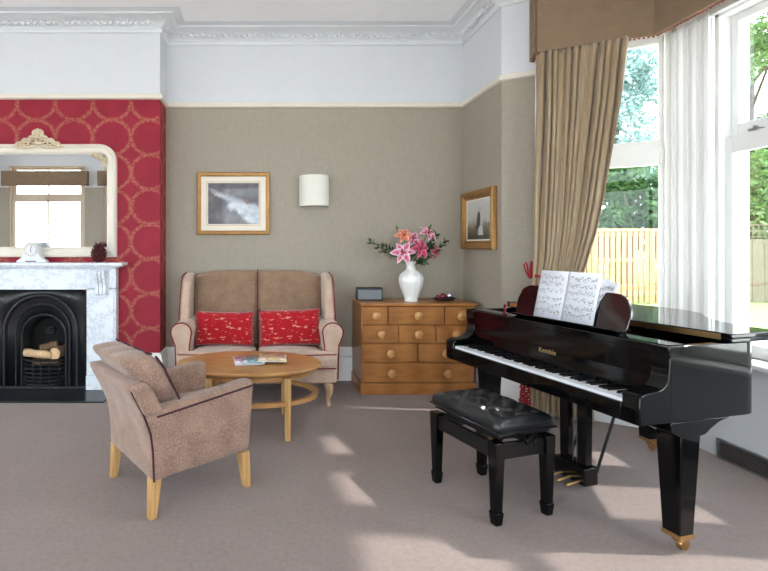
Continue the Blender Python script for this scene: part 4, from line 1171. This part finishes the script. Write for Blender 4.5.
# legs
def pleg(x, y):
    b = B(); w0, w1 = .058, .040
    b.hexa([(x-w1,y-w1,.085),(x+w1,y-w1,.085),(x+w1,y+w1,.085),(x-w1,y+w1,.085),(x-w0,y-w0,.56),(x+w0,y-w0,.56),(x+w0,y+w0,.56),(x-w0,y+w0,.56)])
    lg = b.build('leg', 'black_gloss', pn, bevel=.005)
    b = B(); pr = [(x - .12, ZB), (x - .12, .575), (x - .06, .545), (x + .06, .545), (x + .085, .55), (x + .12, .575), (x + .17, .60), (x + .24, ZB)]
    b.prism(pr, y - .06, y + .06, axis='y'); b.build('leg_block', 'black_gloss', lg, bevel=.004)
    b = B(); b.box((x - .042, y - .042, .072), (x + .042, y + .042, .092)); b.lathe([(.02, .05), (.028, .072)], (x, y, 0), 14)
    b.tube([(x, y - .018, .055), (x + .03, y - .018, .03)], .007, 6); b.tube([(x, y + .018, .055), (x + .03, y + .018, .03)], .007, 6); b.build('caster_mount', 'brass', lg)
    b = B(); b.lathe([(.01, -.014), (.026, -.013), (.028, 0), (.026, .013), (.01, .014)], (x + .03, y, .028), 18, axis='y'); b.build('caster', 'brass', lg)
pleg(.30, .062); pleg(.30, PU - .075); pleg(1.30, .96)
# pedal lyre
ly = B().box((.35, .595, .03), (.45, .81, .135)).build('pedal_box', 'black_gloss', pn, bevel=.008)
for y in (.638, .762): B().hexa([(.375,y-.026,.13),(.425,y-.026,.13),(.425,y+.026,.13),(.375,y+.026,.13),(.375,y-.032,ZB),(.425,y-.032,ZB),(.425,y+.032,ZB),(.375,y+.032,ZB)]).build('lyre_post', 'black_gloss', pn, bevel=.005)
for y in (.63, .69, .75):
    b = B(); b.tube([(.40, y, .055), (.32, y, .05), (.27, y, .042), (.255, y, .038)], [.008, .009, .011, .007], 8); b.build('pedal', 'brass', ly)
for y in (.665, .69, .715): B().tube([(.40, y, .13), (.40, y, ZB)], .004, 6).build('pedal_rod', 'steel', ly)
for y in (.60, .78): B().tube([(.44, y, .10), (.66, y, ZB + .02)], .008, 8).build('lyre_brace', 'black_satin', pn)

# music books on the desk
def page_marks(b, f, w, h, rows, seed):
    rnd = random.Random(seed)
    for r in range(rows):
        z = h * (.90 - .84 * r / rows)
        for st in (0,):
            for k in range(5):
                zz = z + st - k * .0046
                b.face(b.verts([f(.09*w, zz), f(.91*w, zz), f(.91*w, zz + .0013), f(.09*w, zz + .0013)]))
            x = .12 * w
            while x < .9 * w:
                zz = z + st - rnd.uniform(.0, .020)
                if rnd.random() < .85:
                    b.face(b.verts([f(x, zz), f(x + .0048, zz), f(x + .0048, zz + .0045), f(x, zz + .0045)]))
                    sg = rnd.choice((-1, 1)); xs = x + (.0042 if sg > 0 else 0)
                    b.face(b.verts([f(xs, zz + .002), f(xs + .0008, zz + .002), f(xs + .0008, zz + sg * .010), f(xs, zz + sg * .010)]))
                    if rnd.random() < .5:
                        b.face(b.verts([f(xs, zz + sg * .0085), f(xs + .011, zz + sg * .0085), f(xs + .011, zz + sg * .010), f(xs, zz + sg * .010)]))
                x += rnd.uniform(.005, .011)
def music_book(loc, rot, lean, w, h, fold, label, th=.006, seed=1):
    root = thing('music_book', label, 'music book', loc, rot, 'music on the piano desk')
    # local: x across the spread (player's left to right), z up the page, -y towards the player
    for sd, nm in ((-1, 'page'), (1, 'page')):
        def f(x, z, d=0, sd=sd):
            u = x if sd < 0 else x                      # distance from outer/inner edge
            X = (-w + x) if sd < 0 else x
            q = abs(X) / w; bow = .012 * math.sin(PI * q) + fold * q
            return (X, -.004 - bow - d + math.tan(lean) * z + 0.0, z)
        b = B(); rows = []
        for k in range(11): x = w * k / 10; rows.append([f(x, 0), f(x, h)])
        b.loft(rows, closed=False, cap=False); pg = b.build('page', 'paper', root, solid=.003)
        b = B(); page_marks(b, lambda x, z: f(x, z, .0022), w, h, 6, seed + sd); b.build('printed_music', 'ink', pg, smooth=False)
    return root
def pl(v, u, z):   # piano-local to world
    c, s = math.cos(math.radians(14.18)), math.sin(math.radians(14.18)); return (1.642 + c*v - s*u, 2.127 + s*v + c*u, z)
RB = math.radians(14.18 - 90)
music_book(pl(.262, .668, ZT + .013), RB, math.radians(13), .205, .285, -.004, 'open white music book with printed staves on the piano desk', seed=3)
b = thing('music_sheets', 'loose white music sheets curling out behind the open music book', 'sheet music', pl(.274, .53, ZT + .013), RB, 'music on the piano desk')
for k, (dx, w, c) in enumerate(((.0, .10, .05), (.03, .115, .018))):
    def f(x, z, d=0, dx=dx, c=c): return (x + dx + .10 * (z/.28) ** 1 * (.35), -.004 + math.tan(math.radians(13)) * z + .05 * k * 0 + c * (x / .15) ** 2 + .006 * k - d, z)
    m = B(); rows = []
    for i in range(11): x = -.02 + w * i / 10; rows.append([f(x, 0 + .003), f(x, .14), f(x, .255 - .015 * k)])
    m.loft(rows, closed=False, cap=False); pg = m.build('sheet', 'paper', b, solid=.0012)
    m = B(); page_marks(m, lambda x, z: f(x * .9 + .0, z, .0016), w * .8, .24, 5, 9 + k); m.build('printed_music', 'ink', pg, smooth=False)
# little red things on the piano by the desk
tk = thing('red_trinket', 'tiny dark red wooden ornament beside the music desk on piano', 'ornament', pl(.235, 1.085, ZT + .001))
b = B(); b.lathe([(.016, 0), (.018, .01), (.008, .02), (.014, .035), (.016, .045), (.006, .055), (.013, .065), (.014, .075), (.001, .085)], (0, 0, 0), 14); b.build('body', 'bauble_red', tk)
B().box((-.02, -.014, 0), (.02, .014, .006)).build('base', 'dark_plastic', tk, bevel=.001)
tk.scale = (.75, .75, .75)

# ------------------------------------------------------------------ piano stool
st = thing('piano_stool', 'black buttoned leather piano stool with square legs before the keyboard', 'stool', (1.268, 2.745, 0), math.radians(17.4))
btn = [(x, y) for x in (-.105, 0, .105) for y in (-.20, -.10, 0, .10, .20)] + [(x, y) for x in (-.0525, .0525) for y in (-.15, -.05, .05, .15)]
def wst(p):
    if p.z > .50:
        f = (1 - (p.x/.19) ** 4) * (1 - (p.y/.275) ** 4); z = p.z + .025 * max(0, f)
        for bx_, by_ in btn:
            d2 = ((p.x - bx_) ** 2 + (p.y - by_) ** 2); z -= .024 * math.exp(-d2 / .0005)
        # diagonal pleats between the buttons
        a = (p.x / .105 + p.y / .10); c = (p.x / .105 - p.y / .10)
        z -= .011 * (max(0, math.cos(PI * a)) ** 10 + max(0, math.cos(PI * c)) ** 10) * max(0, f)
        return (p.x, p.y, z)
    return tuple(p)
b = B(); b.soft((-.188, -.272, .452), (.188, .272, .525), .034, 44, warp=wst); cs = b.build('seat_cushion', 'leather', st, angle=60)
b = B()
for bx_, by_ in btn: b.ball((bx_, by_, .534), .008, 8, 6, (1, 1, .5))
b.build('buttons', 'leather', cs)
B().tube([(sx * .186, sy * .27, .468) for sx, sy in ((-1,-1),(1,-1),(1,1),(-1,1))], .005, 6, closed=True).build('piping', 'leather', cs)
B().box((-.165, -.25, .44), (.165, .25, .455)).build('seat_board', 'black_satin', st, bevel=.003)
b = B()
for sx in (-1, 1): b.box((sx*.1 - .012, -.2, .40), (sx*.1 + .012, .2, .445))
for sy in (-1, 1): b.box((-.12, sy*.17 - .012, .40), (.12, sy*.17 + .012, .445))
b.build('lift_mechanism', 'iron', st)
b = B()
for sx in (-1, 1): b.box((sx*.16 - .012, -.235, .325), (sx*.16 + .012, .235, .405))
for sy in (-1, 1): b.box((-.165, sy*.232 - .012, .325), (.165, sy*.232 + .012, .405))
b.build('apron', 'black_satin', st, bevel=.003)
for sy in (-1, 1):
    b = B(); b.lathe([(.01, 0), (.03, .004), (.034, .015), (.03, .03), (.008, .036)], (0, 0, 0), 16, axis='y'); k = b.build('adjusting_knob', 'black_gloss', st); k.location = (.0, sy * .275 - (.0 if sy > 0 else .03), .425) 
for sx in (-1, 1):
    for sy in (-1, 1):
        x, y = sx * .163, sy * .234; b = B(); a, c = .030, .021
        b.hexa([(x-c,y-c,.06),(x+c,y-c,.06),(x+c,y+c,.06),(x-c,y+c,.06),(x-a,y-a,.42),(x+a,y-a,.42),(x+a,y+a,.42),(x-a,y+a,.42)])
        e_ = .026; b.hexa([(x-.02,y-.02,0),(x+.02,y-.02,0),(x+.02,y+.02,0),(x-.02,y+.02,0),(x-e_,y-e_,.065),(x+e_,y-e_,.065),(x+e_,y+e_,.065),(x-e_,y+e_,.065)])
        b.build('leg', 'black_gloss', st, bevel=.004)

# ------------------------------------------------------------------ garden
GZ = -.02
gnd = B(); gnd.box((-45, -45, GZ - .3), (60, FW - .21, GZ)); gnd.box((3.42, FW - .21, GZ - .3), (60, 60, GZ)); gnd.box((-45, BW + .31, GZ - .3), (3.42, 60, GZ)); gnd.box((-45, FW - .21, GZ - .3), (LW - .21, BW + .31, GZ))
struct(gnd.build('ground', 'bounce_paving', smooth=False))
struct(B().box((3.9, 8.2, GZ + .002), (30, 30, GZ + .03)).build('ground_lawn', 'lawn', smooth=False))
FY = 12.0
fn = thing('garden_fence', 'sunlit pale wooden garden fence of alternating boards with middle rail', 'fence', (0, FY, GZ))
b = B()
for k in range(46):
    x = 4.6 + k * .14
    if x > 10.9: break
    b.box((x, -.03, .05), (x + .095, -.01, 1.80)); b.box((x + .07, .03, .05), (x + .165, .05, 1.80))
b.build('board_panel', 'fence_wood', fn, smooth=False)
for z in (.35, 1.05, 1.68): B().box((4.6, -.012, z), (11.0, .032, z + .1)).build('rail', 'fence_wood', fn, bevel=.005)
B().box((4.6, -.055, 1.80), (11.0, .075, 1.87)).build('capping', 'fence_wood', fn, bevel=.005)
for k in range(5): B().box((5.2 + 1.42*k, -.05, 0), (5.31 + 1.42*k, .06, 1.85)).build('post', 'fence_wood', fn, bevel=.006)
f2 = thing('close_board_fence', 'close board fence with shade in its grey colour, topped with square trellis', 'fence', (0, FY + .2, GZ))
b = B()
for k in range(50): x = 11.15 + k * .15; b.box((x, -.012 - .008 * (k % 2), .05), (x + .155, .012 - .008*(k % 2), 1.62))
b.build('board_panel', 'fence_shaded', f2, smooth=False)
b = B()
for k in range(52): b.box((11.15 + k*.15, -.012, 1.66), (11.17 + k*.15, .008, 1.98))
for z in (1.66, 1.81, 1.96): b.box((11.15, -.02, z), (18.8, 0, z + .022))
b.build('trellis', 'fence_shaded', f2, smooth=False)
for k in range(5): B().box((11.1 + 1.9*k, -.05, 0), (11.2 + 1.9*k, .05, 2.0)).build('post', 'fence_shaded', f2, bevel=.006)

def tree(x, y, h, r, mat, n, label, cz=.62):
    rnd = random.Random(int(x * 31 + y * 7)); t = thing('tree', label, 'tree', (x, y, GZ), 0, 'trees beyond the fence')
    b = B(); tr = [(0, 0, 0), (.05, .02, h*.2), (-.03, .05, h*.4), (.05, 0, h*.65)]; b.tube(tr, [.17, .14, .11, .05], 8)
    for k in range(5):
        a = k * 1.3 + rnd.random(); z = h * (.3 + .07*k); b.tube([(0, 0, z), (r*.35*math.cos(a), r*.35*math.sin(a), z + h*.1), (r*.7*math.cos(a), r*.7*math.sin(a), z + h*.16)], [.06, .04, .015], 6)
    b.build('trunk', 'bark', t)
    b = B(); cl = []
    for k in range(16):
        a = rnd.uniform(0, 2*PI); q = r * rnd.uniform(.15, .8); zz = h * rnd.uniform(.28, .88); s = math.sqrt(max(.1, 1 - abs(zz/h - cz) * 1.5)); cl.append((Vector((q*math.cos(a)*s, q*math.sin(a)*s, zz)), r * rnd.uniform(.3, .5)))
    for k in range(n):
        c, rr = rnd.choice(cl); d = Vector((rnd.gauss(0, 1), rnd.gauss(0, 1), rnd.gauss(0, 1))).normalized(); p = c + d * rr * rnd.uniform(.75, 1.05)
        s = rnd.uniform(.06, .13); u = Vector((rnd.gauss(0, 1), rnd.gauss(0, 1), rnd.gauss(0, .7))).normalized(); w = u.cross(d + Vector((.2, .1, .4))).normalized()
        b.face(b.verts([p - u*s, p + w*s*.5, p + u*s, p - w*s*.5 - d * s * .2]))
    b.build('crown', mat, t, smooth=False)
TR = [(7.3, 13.7, 4.0, 1.5, 'foliage_deep', 'deep green bushy tree at the curtain end of the sunlit fence'),
      (10.25, 13.7, 4.2, 1.5, 'foliage_deep', 'deep green bushy tree where the two fences meet'),
      (13.3, 13.8, 4.2, 1.5, 'foliage_mid', 'mid green bushy tree above the trellis topped fence'),
      (17.2, 14.0, 4.4, 1.5, 'foliage_mid', 'mid green bushy tree over the far run of the trellis topped fence'),
      (8.0, 17.6, 9.2, 2.3, 'foliage_haze', 'tall tree nearest the curtain, window haze painted into its leaves'),
      (12.9, 17.8, 12.6, 2.5, 'foliage_haze', 'tall tree in mid garden view, window haze painted into its leaves'),
      (18.0, 18.0, 12.8, 2.4, 'foliage_mid', 'tall mid green tree standing behind the trellis fence')]
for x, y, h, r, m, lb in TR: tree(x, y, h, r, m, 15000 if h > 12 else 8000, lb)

# ------------------------------------------------------------------ light
wd = bpy.data.worlds.new('sky'); SC.world = wd; wd.use_nodes = True
nt = wd.node_tree; bg = nt.nodes['Background']
bg.inputs['Color'].default_value = (0.85, 0.93, 1.0, 1); bg.inputs['Strength'].default_value = 8.0
def sun(el, az, strength, angle):
    l = bpy.data.lights.new('sun', 'SUN'); l.energy = strength; l.angle = math.radians(angle); l.color = (1, .95, .88)
    o = bpy.data.objects.new('sun', l); COL.objects.link(o)
    d = Vector((math.cos(el) * math.cos(az), math.cos(el) * math.sin(az), math.sin(el)))
    o.rotation_euler = d.to_track_quat('Z', 'Y').to_euler(); o.location = (12, 0, 12)
sun(math.radians(46), math.radians(-6), 6.0, 1.6)
def portal(c, nrm, w, h):
    l = bpy.data.lights.new('daylight', 'AREA'); l.shape = 'RECTANGLE'; l.size = w; l.size_y = h; l.cycles.is_portal = True
    o = bpy.data.objects.new('daylight', l); COL.objects.link(o); o.location = c
    o.rotation_euler = Vector(nrm).to_track_quat('Z', 'Y').to_euler()
for x0, x1 in FWN: portal(((x0 + x1)/2, FW - .21, 2.0), (0, -1, 0), x1 - x0 + .05, 2.85)
for y0, y1 in LWN_ADDED: portal((LW - .21, (y0 + y1)/2, 1.71), (-1, 0, 0), y1 - y0 + .05, 2.3)
for y0, y1 in WB: portal((3.42, (y0 + y1)/2, (WZ0 + WZ1)/2), (1, 0, 0), y1 - y0 + .1, WZ1 - WZ0 + .1)
for fnn, t0, t1, nn in ((A, AL0, AL1, AN), (Cc, .055, .84, CN)):
    p = fnn((t0 + t1)/2, .24); portal((p[0], p[1], (WZ0 + WZ1)/2), (nn.x, nn.y, 0), t1 - t0 + .1, WZ1 - WZ0 + .1)

vs = SC.view_settings; vs.view_transform = 'Standard'; vs.look = 'None'; vs.exposure = 0.5; vs.gamma = 1; vs.use_curve_mapping = False
SC.cycles.diffuse_bounces = 8; SC.cycles.max_bounces = 14; SC.cycles.transparent_max_bounces = 16
SC.cycles.use_denoising = True
SC.cycles.sample_clamp_indirect = 8
